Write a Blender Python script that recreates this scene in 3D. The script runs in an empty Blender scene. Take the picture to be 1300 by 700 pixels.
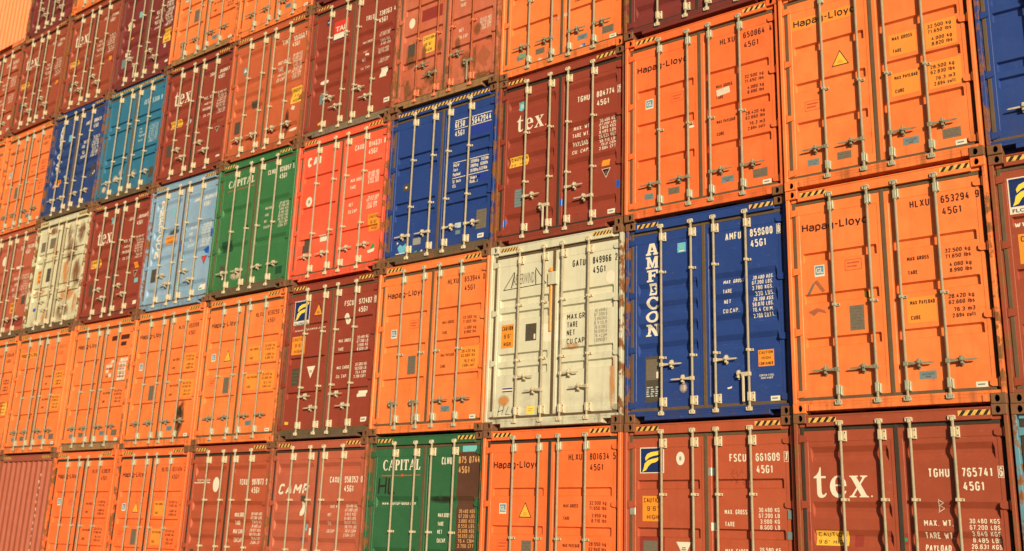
import bpy, bmesh, math, random
from mathutils import Vector, Matrix
from mathutils.geometry import tessellate_polygon

scene = bpy.context.scene
COL = scene.collection
random.seed(11)

# ------------------------------------------------------------------ camera
CAM_POS = Vector((2.48768, -12.12514, 1.19709))
YAW, PITCH, ROLL = -0.66088, 0.25994, 0.03488
FOCAL_PX, PHOTO_W = 1295.475, 1300.0
cy, sy, cp, sp = math.cos(YAW), math.sin(YAW), math.cos(PITCH), math.sin(PITCH)
fwd = Vector((sy * cp, cy * cp, sp))
right0 = Vector((cy, -sy, 0))
up0 = right0.cross(fwd)
right = right0 * math.cos(ROLL) + up0 * math.sin(ROLL)
up = up0 * math.cos(ROLL) - right0 * math.sin(ROLL)
cam_data = bpy.data.cameras.new('camera')
cam = bpy.data.objects.new('camera', cam_data)
COL.objects.link(cam)
m = Matrix((right, up, -fwd)).transposed().to_4x4()
m.translation = CAM_POS
cam.matrix_world = m
cam_data.sensor_fit = 'HORIZONTAL'
cam_data.sensor_width = 36.0
cam_data.lens = 36.0 * FOCAL_PX / PHOTO_W
cam_data.clip_end = 3000
cam_data.dof.use_dof = True
cam_data.dof.focus_distance = 13.5
cam_data.dof.aperture_fstop = 1.2
scene.camera = cam

# ------------------------------------------------------------------ light
SUN_AZ, SUN_EL = math.radians(48), math.radians(15)
sun_vec = Vector((math.sin(SUN_AZ) * math.cos(SUN_EL), -math.cos(SUN_AZ) * math.cos(SUN_EL), math.sin(SUN_EL)))
world = bpy.data.worlds.new('World')
scene.world = world
world.use_nodes = True
wn = world.node_tree
for n in list(wn.nodes):
    wn.nodes.remove(n)
w_out = wn.nodes.new('ShaderNodeOutputWorld')
w_bg = wn.nodes.new('ShaderNodeBackground')
w_sky = wn.nodes.new('ShaderNodeTexSky')
w_sky.sky_type = 'NISHITA'
w_sky.sun_disc = False
w_sky.sun_elevation = SUN_EL
w_sky.sun_rotation = math.atan2(sun_vec.x, sun_vec.y)
w_sky.dust_density = 4.0
w_bg.inputs['Strength'].default_value = 0.05
wn.links.new(w_sky.outputs[0], w_bg.inputs[0])
wn.links.new(w_bg.outputs[0], w_out.inputs[0])
sun_data = bpy.data.lights.new('sun', 'SUN')
sun_data.energy = 5.0
sun_data.angle = math.radians(0.5)
sun_data.color = (1.0, 0.82, 0.55)
sun = bpy.data.objects.new('sun', sun_data)
COL.objects.link(sun)
sun.rotation_euler = sun_vec.to_track_quat('Z', 'Y').to_euler()
sun.location = (20, -30, 20)
vs = scene.view_settings
vs.view_transform = 'Standard'
vs.look = 'None'
vs.gamma = 1.0
vs.use_curve_mapping = False
vs.exposure = 0.25
scene.cycles.use_denoising = True

# ------------------------------------------------------------------ materials
def lin(r, g, b):
    f = lambda c: (c / 255 / 12.92) if c / 255 <= 0.04045 else ((c / 255 + 0.055) / 1.055) ** 2.4
    return (f(r), f(g), f(b))

class NB:
    def __init__(s, name):
        s.m = bpy.data.materials.new(name)
        s.m.use_nodes = True
        s.t = s.m.node_tree
        s.b = s.t.nodes['Principled BSDF']
    def n(s, typ, **kw):
        nd = s.t.nodes.new(typ)
        for k, v in kw.items():
            setattr(nd, k, v)
        return nd
    def l(s, a, b):
        s.t.links.new(a, b)
    def noise(s, vec, scale, detail=4, rough=0.55, w=None):
        nd = s.n('ShaderNodeTexNoise')
        nd.inputs['Scale'].default_value = scale
        nd.inputs['Detail'].default_value = detail
        nd.inputs['Roughness'].default_value = rough
        s.l(vec, nd.inputs['Vector'])
        return nd.outputs['Fac']
    def ramp(s, fac, lo, hi):
        nd = s.n('ShaderNodeMapRange')
        nd.inputs['From Min'].default_value = lo
        nd.inputs['From Max'].default_value = hi
        s.l(fac, nd.inputs['Value'])
        return nd.outputs['Result']
    def math(s, op, a, b):
        nd = s.n('ShaderNodeMath', operation=op)
        for i, x in enumerate((a, b)):
            if isinstance(x, (int, float)):
                nd.inputs[i].default_value = x
            else:
                s.l(x, nd.inputs[i])
        return nd.outputs[0]
    def mix(s, fac, a, b):
        nd = s.n('ShaderNodeMix', data_type='RGBA')
        if isinstance(fac, (int, float)):
            nd.inputs[0].default_value = fac
        else:
            s.l(fac, nd.inputs[0])
        for i, x in ((6, a), (7, b)):
            if isinstance(x, tuple):
                nd.inputs[i].default_value = (*x[:3], 1)
            else:
                s.l(x, nd.inputs[i])
        return nd.outputs[2]
    def mapping(s, vec, scale, loc=(0, 0, 0)):
        nd = s.n('ShaderNodeMapping')
        nd.inputs['Scale'].default_value = scale
        nd.inputs['Location'].default_value = loc
        s.l(vec, nd.inputs['Vector'])
        return nd.outputs[0]

RUST = (0.13, 0.048, 0.018)
RUST2 = (0.26, 0.105, 0.035)
GRIME = (0.07, 0.045, 0.024)

def paint(name, col, rough=0.5, fade=0.3, dirt=0.35, rust=0.2, foot=0.5, dent=0.6, fadeto=None):
    """weathered paint: sun-faded clouds, rain streaks, rust blooms, more of both towards the foot"""
    k = NB(name)
    pos = k.n('ShaderNodeNewGeometry').outputs['Position']
    obj = k.n('ShaderNodeTexCoord').outputs['Object']
    sep = k.n('ShaderNodeSeparateXYZ')
    k.l(obj, sep.inputs[0])
    low = k.ramp(sep.outputs['Z'], 0.75, 0.02)
    cloud = k.ramp(k.noise(pos, 1.3, 5, 0.6), 0.35, 0.7)
    ft = fadeto or tuple(min(0.85, c * 0.8 + 0.10) for c in col)
    c = k.mix(k.math('MULTIPLY', cloud, fade), col, ft)
    blot = k.ramp(k.noise(k.mapping(pos, (1, 1, 1), (7, 3, 1)), 5.0, 6, 0.65), 0.45, 0.75)
    c = k.mix(k.math('MULTIPLY', blot, fade * 0.5), c, tuple(x * 0.72 for x in col))
    oi = k.n('ShaderNodeObjectInfo').outputs['Random']
    c = k.mix(k.math('MULTIPLY', oi, 0.22), c, tuple(x * 0.74 for x in col))
    scuff = k.ramp(k.noise(k.mapping(pos, (2.2, 2.2, 5.5), (3, 8, 2)), 6.0, 9, 0.72), 0.60, 0.68)
    c = k.mix(k.math('MULTIPLY', scuff, 0.45), c, tuple(min(0.8, x * 0.75 + 0.11) for x in col))
    streak = k.ramp(k.noise(k.mapping(pos, (11, 11, 0.7)), 1.0, 6, 0.6), 0.5, 0.82)
    sfac = k.math('MULTIPLY', streak, k.math('ADD', dirt * 0.55, k.math('MULTIPLY', low, dirt)))
    c = k.mix(sfac, c, GRIME)
    grime = k.ramp(k.noise(k.mapping(pos, (2, 2, 3), (4, 4, 4)), 2.0, 6, 0.65), 0.42, 0.8)
    c = k.mix(k.math('MULTIPLY', k.math('MULTIPLY', grime, low), foot), c, GRIME)
    rn = k.noise(k.mapping(pos, (1, 1, 0.8), (1.7, 0.3, 9.1)), 7.0, 8, 0.68)
    rn = k.math('ADD', rn, k.math('MULTIPLY', low, 0.10 * foot * 2))
    th = 0.78 - 0.26 * rust
    rf = k.ramp(rn, th, th + 0.07)
    rc = k.mix(k.noise(pos, 25, 4, 0.6), RUST, RUST2)
    c = k.mix(rf, c, rc)
    k.l(c, k.b.inputs['Base Color'])
    r = k.math('ADD', rough - 0.1, k.math('MULTIPLY', k.noise(pos, 9, 5, 0.6), 0.25))
    r = k.math('ADD', r, k.math('MULTIPLY', rf, 0.3))
    k.l(r, k.b.inputs['Roughness'])
    k.b.inputs['Specular IOR Level'].default_value = 0.35
    hgt = k.math('ADD', k.math('MULTIPLY', k.noise(k.mapping(pos, (1.1, 1.1, 1.6)), 2.2, 2, 0.4), 1.0),
                 k.math('MULTIPLY', k.noise(pos, 70, 3, 0.6), 0.012))
    hgt = k.math('ADD', hgt, k.math('MULTIPLY', rf, 0.02))
    bp = k.n('ShaderNodeBump')
    bp.inputs['Strength'].default_value = dent
    bp.inputs['Distance'].default_value = 0.035
    k.l(hgt, bp.inputs['Height'])
    k.l(bp.outputs[0], k.b.inputs['Normal'])
    return k.m

def flat(name, col, rough=0.5, metal=0.0, wear=0.3, wearcol=None, scale=14):
    """a plain finish with a little scuffing"""
    k = NB(name)
    pos = k.n('ShaderNodeNewGeometry').outputs['Position']
    f = k.ramp(k.noise(pos, scale, 6, 0.65), 0.45, 0.72)
    g = k.noise(pos, 3, 3)
    c = k.mix(k.math('MULTIPLY', f, wear), col, wearcol or tuple(x * 0.55 + 0.01 for x in col))
    c = k.mix(k.math('MULTIPLY', g, 0.2), c, tuple(x * 0.7 for x in col))
    k.l(c, k.b.inputs['Base Color'])
    k.b.inputs['Roughness'].default_value = rough
    k.b.inputs['Metallic'].default_value = metal
    return k.m

def chipped(name, col, rough=0.5, loss=0.5, dull=None):
    """lettering paint with chips missing, so the door shows through"""
    k = NB(name)
    pos = k.n('ShaderNodeNewGeometry').outputs['Position']
    g = k.noise(pos, 4, 4)
    k.l(k.mix(k.math('MULTIPLY', g, 0.5), col, dull or tuple(x * 0.72 for x in col)), k.b.inputs['Base Color'])
    n = k.noise(pos, 38, 6, 0.7)
    w = k.noise(k.mapping(pos, (1, 1, 1), (5, 2, 6)), 3.5, 3, 0.5)
    n = k.math('ADD', n, k.math('MULTIPLY', k.math('SUBTRACT', w, 0.5), 0.35))
    th = 0.72 - 0.2 * loss
    k.l(k.math('SUBTRACT', 1.0, k.math('MULTIPLY', k.ramp(n, th, th + 0.04), 0.9)), k.b.inputs['Alpha'])
    k.b.inputs['Roughness'].default_value = rough
    return k.m

def stain(name, col, density=0.8):
    k = NB(name)
    pos = k.n('ShaderNodeNewGeometry').outputs['Position']
    gen = k.n('ShaderNodeTexCoord').outputs['Generated']
    mp = k.n('ShaderNodeVectorMath', operation='SUBTRACT')
    k.l(gen, mp.inputs[0])
    mp.inputs[1].default_value = (0.5, 0.5, 0.5)
    ln = k.n('ShaderNodeVectorMath', operation='LENGTH')
    k.l(k.mapping(mp.outputs[0], (1, 0, 1)), ln.inputs[0])
    rad = k.ramp(ln.outputs['Value'], 0.5, 0.22)
    nz = k.ramp(k.noise(k.mapping(pos, (9, 9, 3)), 1.0, 7, 0.65), 0.32, 0.56)
    a = k.math('MULTIPLY', k.math('MULTIPLY', rad, nz), density)
    k.b.inputs['Base Color'].default_value = (*col, 1)
    k.b.inputs['Roughness'].default_value = 0.85
    k.l(a, k.b.inputs['Alpha'])
    return k.m

PAINT = {}
def pset(key, col, rough=0.5, fade=0.3, dirt=0.3, rust=0.15, foot=0.35, fadeto=None, frame_rust=None):
    PAINT[key] = (paint(key + ' door paint', col, rough, fade, dirt, rust, foot, 0.5, fadeto),
                  paint(key + ' rail paint', tuple(c * 0.95 for c in col), rough, fade, dirt + 0.1, rust + 0.12, foot, 0.3, fadeto),
                  paint(key + ' rusted post paint', tuple(c * 0.85 for c in col), rough + 0.1, fade, dirt + 0.4, 1.15, 0.3, 0.3, fadeto),
                  paint(key + ' sill paint', tuple(c * 0.92 for c in col), rough, fade, dirt + 0.25,
                        rust + 0.15 if frame_rust is None else frame_rust * 0.7, foot * 0.5 + 0.2, 0.3, fadeto))

pset('grimy', (0.115, 0.080, 0.048), 0.7, 0.5, 0.5, 0.4, 0.3, (0.17, 0.13, 0.085))
pset('tan grimy', (0.32, 0.17, 0.075), 0.65, 0.6, 0.5, 0.35, 0.4, (0.36, 0.22, 0.11))
pset('grey grimy', (0.20, 0.16, 0.115), 0.65, 0.6, 0.4, 0.3, 0.3, (0.26, 0.21, 0.15))
ORF = (0.86, 0.245, 0.075)
pset('orange', (0.78, 0.188, 0.048), 0.42, 0.8, 0.34, 0.12, 0.35, ORF, 0.3)
pset('deep orange', (0.77, 0.150, 0.038), 0.42, 0.8, 0.34, 0.12, 0.35, (0.82, 0.19, 0.06), 0.3)
pset('dusty orange', (0.78, 0.180, 0.045), 0.5, 0.6, 0.35, 0.06, 0.5, ORF, 0.55)
pset('brick red', (0.295, 0.060, 0.029), 0.48, 0.4, 0.2, 0.05, 0.3, (0.34, 0.08, 0.042))
pset('brown red', (0.255, 0.043, 0.025), 0.5, 0.4, 0.25, 0.10, 0.3, (0.27, 0.055, 0.034))
pset('maroon', (0.170, 0.028, 0.026), 0.5, 0.35, 0.22, 0.08, 0.3, (0.24, 0.045, 0.04))
pset('orange red', (0.385, 0.080, 0.036), 0.46, 0.4, 0.25, 0.08, 0.3, (0.42, 0.10, 0.05))
pset('faded red', (0.41, 0.098, 0.055), 0.5, 0.5, 0.25, 0.08, 0.3, (0.44, 0.13, 0.08))
pset('scarlet', (0.80, 0.098, 0.045), 0.42, 0.6, 0.22, 0.06, 0.3, (0.82, 0.16, 0.09))
pset('rusty coral', (0.48, 0.115, 0.060), 0.55, 0.7, 0.6, 0.56, 0.9, (0.55, 0.19, 0.115), 0.85)
pset('terracotta', (0.46, 0.100, 0.038), 0.5, 0.5, 0.35, 0.2, 0.5, (0.48, 0.13, 0.06))
pset('royal blue', (0.017, 0.050, 0.230), 0.45, 0.35, 0.16, 0.05, 0.4, (0.026, 0.066, 0.275))
pset('navy blue', (0.017, 0.046, 0.190), 0.48, 0.4, 0.25, 0.10, 0.6, (0.03, 0.07, 0.23))
pset('teal blue', (0.024, 0.155, 0.285), 0.5, 0.45, 0.35, 0.18, 0.7, (0.04, 0.19, 0.32))
pset('pale blue', (0.195, 0.345, 0.52), 0.5, 0.5, 0.2, 0.1, 0.3, (0.34, 0.44, 0.64))
pset('turquoise', (0.10, 0.30, 0.42), 0.5, 0.4, 0.2, 0.1, 0.3)
pset('green', (0.026, 0.115, 0.050), 0.48, 0.4, 0.3, 0.1, 0.5, (0.04, 0.145, 0.07))
pset('mid green', (0.034, 0.155, 0.055), 0.48, 0.45, 0.35, 0.12, 0.6, (0.05, 0.185, 0.08))
pset('cream', (0.56, 0.56, 0.44), 0.5, 0.4, 0.42, 0.18, 0.6, (0.62, 0.61, 0.48))
pset('rusty cream', (0.56, 0.54, 0.38), 0.55, 0.4, 0.45, 0.46, 0.5, (0.60, 0.58, 0.44), 0.6)
pset('amber orange', (0.80, 0.215, 0.075), 0.45, 0.4, 0.1, 0.02, 0.15)
pset('ribbed red', (0.31, 0.075, 0.042), 0.5, 0.4, 0.3, 0.12, 0.2, (0.36, 0.11, 0.065))

M = {
    'white': chipped('white lettering paint', (0.74, 0.69, 0.58), 0.5, 0.12),
    'dimwhite': chipped('worn white lettering paint', (0.66, 0.58, 0.48), 0.6, 0.42),
    'bluewhite': chipped('worn pale blue lettering', (0.46, 0.58, 0.64), 0.6, 0.45),
    'black': chipped('black lettering paint', (0.022, 0.016, 0.013), 0.5, 0.10),
    'maroonink': chipped('dark maroon lettering paint', (0.045, 0.009, 0.009), 0.5, 0.08),
    'brownink': chipped('brown lettering paint', (0.075, 0.016, 0.009), 0.55, 0.25),
    'redink': flat('faint red lettering paint', (0.52, 0.075, 0.025), 0.55, wear=0.5, wearcol=(0.7, 0.15, 0.04)),
    'yellow': flat('yellow sticker film', (0.82, 0.46, 0.06), 0.4, wear=0.3),
    'stripeyellow': flat('yellow hazard stripe paint', (0.74, 0.46, 0.11), 0.5, wear=0.75, wearcol=(0.24, 0.12, 0.045), scale=16),
    'stripecoral': flat('faded coral hazard stripe paint', (0.72, 0.22, 0.08), 0.5, wear=0.4),
    'amber': flat('amber paint patch', (0.82, 0.270, 0.040), 0.5, wear=0.3, wearcol=(0.8, 0.2, 0.045), scale=6),
    'stickorange': flat('orange sticker film', (0.80, 0.28, 0.03), 0.4, wear=0.3),
    'navy': flat('navy logo film', (0.012, 0.028, 0.13), 0.35, wear=0.2),
    'logoyellow': flat('lemon logo film', (0.85, 0.62, 0.08), 0.35, wear=0.15),
    'skyblue': flat('sky blue sticker film', (0.12, 0.42, 0.62), 0.4, wear=0.4, wearcol=(0.3, 0.6, 0.7)),
    'emblemblue': flat('blue emblem film', (0.07, 0.25, 0.42), 0.4, wear=0.4, wearcol=(0.4, 0.5, 0.5)),
    'tape': flat('blue tape', (0.01, 0.10, 0.50), 0.35, wear=0.2),
    'cyan': flat('cyan sticker film', (0.16, 0.50, 0.55), 0.4, wear=0.4),
    'plate': flat('grey data plate', (0.17, 0.145, 0.11), 0.45, 0.2, wear=0.6, wearcol=(0.30, 0.26, 0.2), scale=60),
    'darkplate': flat('dark data plate', (0.075, 0.062, 0.045), 0.5, 0.1, wear=0.5, wearcol=(0.14, 0.12, 0.09), scale=40),
    'bluegrey': flat('blue grey plate', (0.20, 0.27, 0.29), 0.4, 0.2, wear=0.4, scale=40),
    'greenplate': flat('green tinted plate', (0.20, 0.34, 0.20), 0.4, 0.1, wear=0.5, scale=40),
    'silver': flat('silver tape', (0.45, 0.45, 0.40), 0.3, 0.4, wear=0.4),
    'green': flat('green sticker film', (0.03, 0.30, 0.10), 0.4, wear=0.3),
    'signred': flat('red sign film', (0.62, 0.045, 0.030), 0.4, wear=0.2),
    'patchred': flat('dark red touch up paint', (0.26, 0.035, 0.025), 0.5, wear=0.3),
    'patchgreen': flat('dark green touch up paint', (0.012, 0.065, 0.028), 0.5, wear=0.3),
    'patchbrown': flat('brown primer patch', (0.085, 0.034, 0.020), 0.6, wear=0.4, wearcol=(0.13, 0.06, 0.035), scale=5),
    'patchblue': flat('bright blue touch up paint', (0.018, 0.040, 0.300), 0.45, wear=0.2),
    'patchorange': flat('brown orange primer patch', (0.36, 0.10, 0.045), 0.6, wear=0.3),
    'gold': flat('ochre lettering paint', (0.62, 0.33, 0.13), 0.5, wear=0.4),
    'gasket': flat('weathered rubber gasket', (0.100, 0.062, 0.030), 0.7, wear=0.5, wearcol=(0.14, 0.10, 0.055), scale=8),
    'gasketdark': flat('black rubber gasket', (0.030, 0.022, 0.014), 0.7, wear=0.4, wearcol=(0.06, 0.04, 0.025), scale=8),
    'rod': flat('cream painted steel rod', (0.60, 0.535, 0.40), 0.45, 0.0, wear=0.6, wearcol=(0.42, 0.33, 0.20), scale=12),
    'rodgalv': flat('galvanised steel rod', (0.56, 0.50, 0.37), 0.45, 0.05, wear=0.5, wearcol=(0.36, 0.28, 0.17), scale=12),
    'galv': flat('galvanised steel fitting', (0.36, 0.38, 0.29), 0.5, 0.1, wear=0.6, wearcol=(0.19, 0.18, 0.12), scale=20),
    'fit': flat('cream steel fitting', (0.52, 0.46, 0.33), 0.45, 0.0, wear=0.45, wearcol=(0.34, 0.24, 0.13), scale=20),
    'handle': flat('worn handle steel', (0.50, 0.45, 0.33), 0.5, 0.05, wear=0.7, wearcol=(0.22, 0.16, 0.09), scale=18),
    'handgalv': flat('grey galvanised handle steel', (0.25, 0.24, 0.17), 0.5, 0.1, wear=0.7, wearcol=(0.11, 0.085, 0.05), scale=18),
    'bolt': flat('dark bolt steel', (0.04, 0.03, 0.02), 0.5, 0.4),
    'coralrod': flat('coral painted rod', (0.60, 0.17, 0.075), 0.5, wear=0.5, wearcol=(0.2, 0.08, 0.03), scale=10),
    'casting': paint('rusty casting steel', (0.17, 0.075, 0.036), 0.65, 0.5, 0.5, 0.6, 0.3, 0.3, (0.24, 0.115, 0.06)),
    'hole': flat('casting pocket shade', (0.012, 0.009, 0.007), 0.9),  # near-black colour paints in the shade deep inside the casting hole
    'ruststain': stain('rust stain', (0.20, 0.075, 0.025), 0.9),
    'soot': stain('black soot stain', (0.02, 0.015, 0.01), 0.95),
    'limestain': stain('pale lime stain', (0.62, 0.50, 0.38), 0.9),
    'orangestain': stain('orange rust wash', (0.55, 0.22, 0.06), 0.85),
}

# ------------------------------------------------------------------ mesh helpers
class MB:
    """collects boxes, tubes and polygons of one mesh; u runs right, v runs DOWN from the container's top, y into the wall"""
    def __init__(s):
        s.v, s.f, s.mi, s.sm = [], [], [], []
    def face(s, idx, mi=0, smooth=False):
        s.f.append(tuple(idx)); s.mi.append(mi); s.sm.append(smooth)
    def box(s, u0, u1, v0, v1, y0, y1, mi=0, bev=0.0):
        z0, z1 = HC - v1, HC - v0
        b = len(s.v)
        if bev:
            # chamfered front face
            s.v += [(u0, y1, z0), (u1, y1, z0), (u1, y1, z1), (u0, y1, z1),
                    (u0, y0 + bev, z0), (u1, y0 + bev, z0), (u1, y0 + bev, z1), (u0, y0 + bev, z1),
                    (u0 + bev, y0, z0 + bev), (u1 - bev, y0, z0 + bev), (u1 - bev, y0, z1 - bev), (u0 + bev, y0, z1 - bev)]
            q = [(3, 2, 1, 0), (8, 9, 10, 11)]
            for i in range(4):
                j = (i + 1) % 4
                q.append((i, j, 4 + j, 4 + i))
                q.append((4 + i, 4 + j, 8 + j, 8 + i))
        else:
            s.v += [(u0, y1, z0), (u1, y1, z0), (u1, y1, z1), (u0, y1, z1),
                    (u0, y0, z0), (u1, y0, z0), (u1, y0, z1), (u0, y0, z1)]
            q = [(3, 2, 1, 0), (4, 5, 6, 7)] + [(i, (i + 1) % 4, 4 + (i + 1) % 4, 4 + i) for i in range(4)]
        for f in q:
            s.face([b + i for i in f], mi)
    def tube(s, u, y, v0, v1, r, n=12, mi=0):
        b = len(s.v)
        for v in (v0, v1):
            for i in range(n):
                a = 2 * math.pi * i / n
                s.v.append((u + r * math.cos(a), y + r * math.sin(a), HC - v))
        for i in range(n):
            j = (i + 1) % n
            s.face((b + i, b + j, b + n + j, b + n + i), mi, True)
        s.face([b + i for i in range(n)], mi)
        s.face([b + n + i for i in range(n)], mi)
    def prism(s, pts, y0, y1, mi=0):
        """pts: (u, v) outline; pushed from y0 (front) to y1"""
        b = len(s.v); n = len(pts)
        for y in (y0, y1):
            for u, v in pts:
                s.v.append((u, y, HC - v))
        s.face([b + i for i in range(n)], mi)
        s.face([b + n + i for i in range(n)][::-1], mi)
        for i in range(n):
            j = (i + 1) % n
            s.face((b + i, b + n + i, b + n + j, b + j), mi)
    def mesh(s, name):
        me = bpy.data.meshes.new(name)
        me.from_pydata(s.v, [], s.f)
        me.polygons.foreach_set('material_index', s.mi)
        me.polygons.foreach_set('use_smooth', s.sm)
        me.update()
        return me

W, HC = 2.438, 2.896
DY = 0.055                       # how far the door faces sit behind the corner castings

def link(name, me, parent, mats):
    o = bpy.data.objects.new(name, me)
    COL.objects.link(o)
    o.parent = parent
    while len(me.materials) < len(mats):
        me.materials.append(None)
    for i, mt in enumerate(mats):
        o.material_slots[i].link = 'OBJECT'
        o.material_slots[i].material = mt
    return o

# ------------------------------------------------------------------ lettering
class Glyphs:
    def __init__(s):
        s.cache = {}
        cu = bpy.data.curves.new('glyph', 'FONT')
        cu.resolution_u = 2
        cu.fill_mode = 'FRONT'
        s.cu = cu
        s.ob = bpy.data.objects.new('glyph', cu)
        COL.objects.link(s.ob)
        s.barw = {}
    def raw(s, body, off):
        s.cu.body = body
        s.cu.offset = off
        dg = bpy.context.evaluated_depsgraph_get()
        dg.update()
        ev = s.ob.evaluated_get(dg)
        me = bpy.data.meshes.new_from_object(ev)
        vs_ = [(v.co.x, v.co.y) for v in me.vertices]
        fs = [tuple(p.vertices) for p in me.polygons]
        bpy.data.meshes.remove(me)
        return vs_, fs
    def get(s, c, bold):
        k = (c, bold)
        if k not in s.cache:
            off = 0.014 if bold else 0.0
            if bold not in s.barw:
                s.barw[bold] = max(v[0] for v in s.raw('|', off)[0])
            adv = max(v[0] for v in s.raw(c + '|', off)[0]) - s.barw[bold]
            g = ([], []) if c == ' ' else s.raw(c, off)
            s.cache[k] = (g[0], g[1], adv)
        return s.cache[k]
    def done(s):
        bpy.data.objects.remove(s.ob)
        bpy.data.curves.remove(s.cu)
GL = Glyphs()

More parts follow.
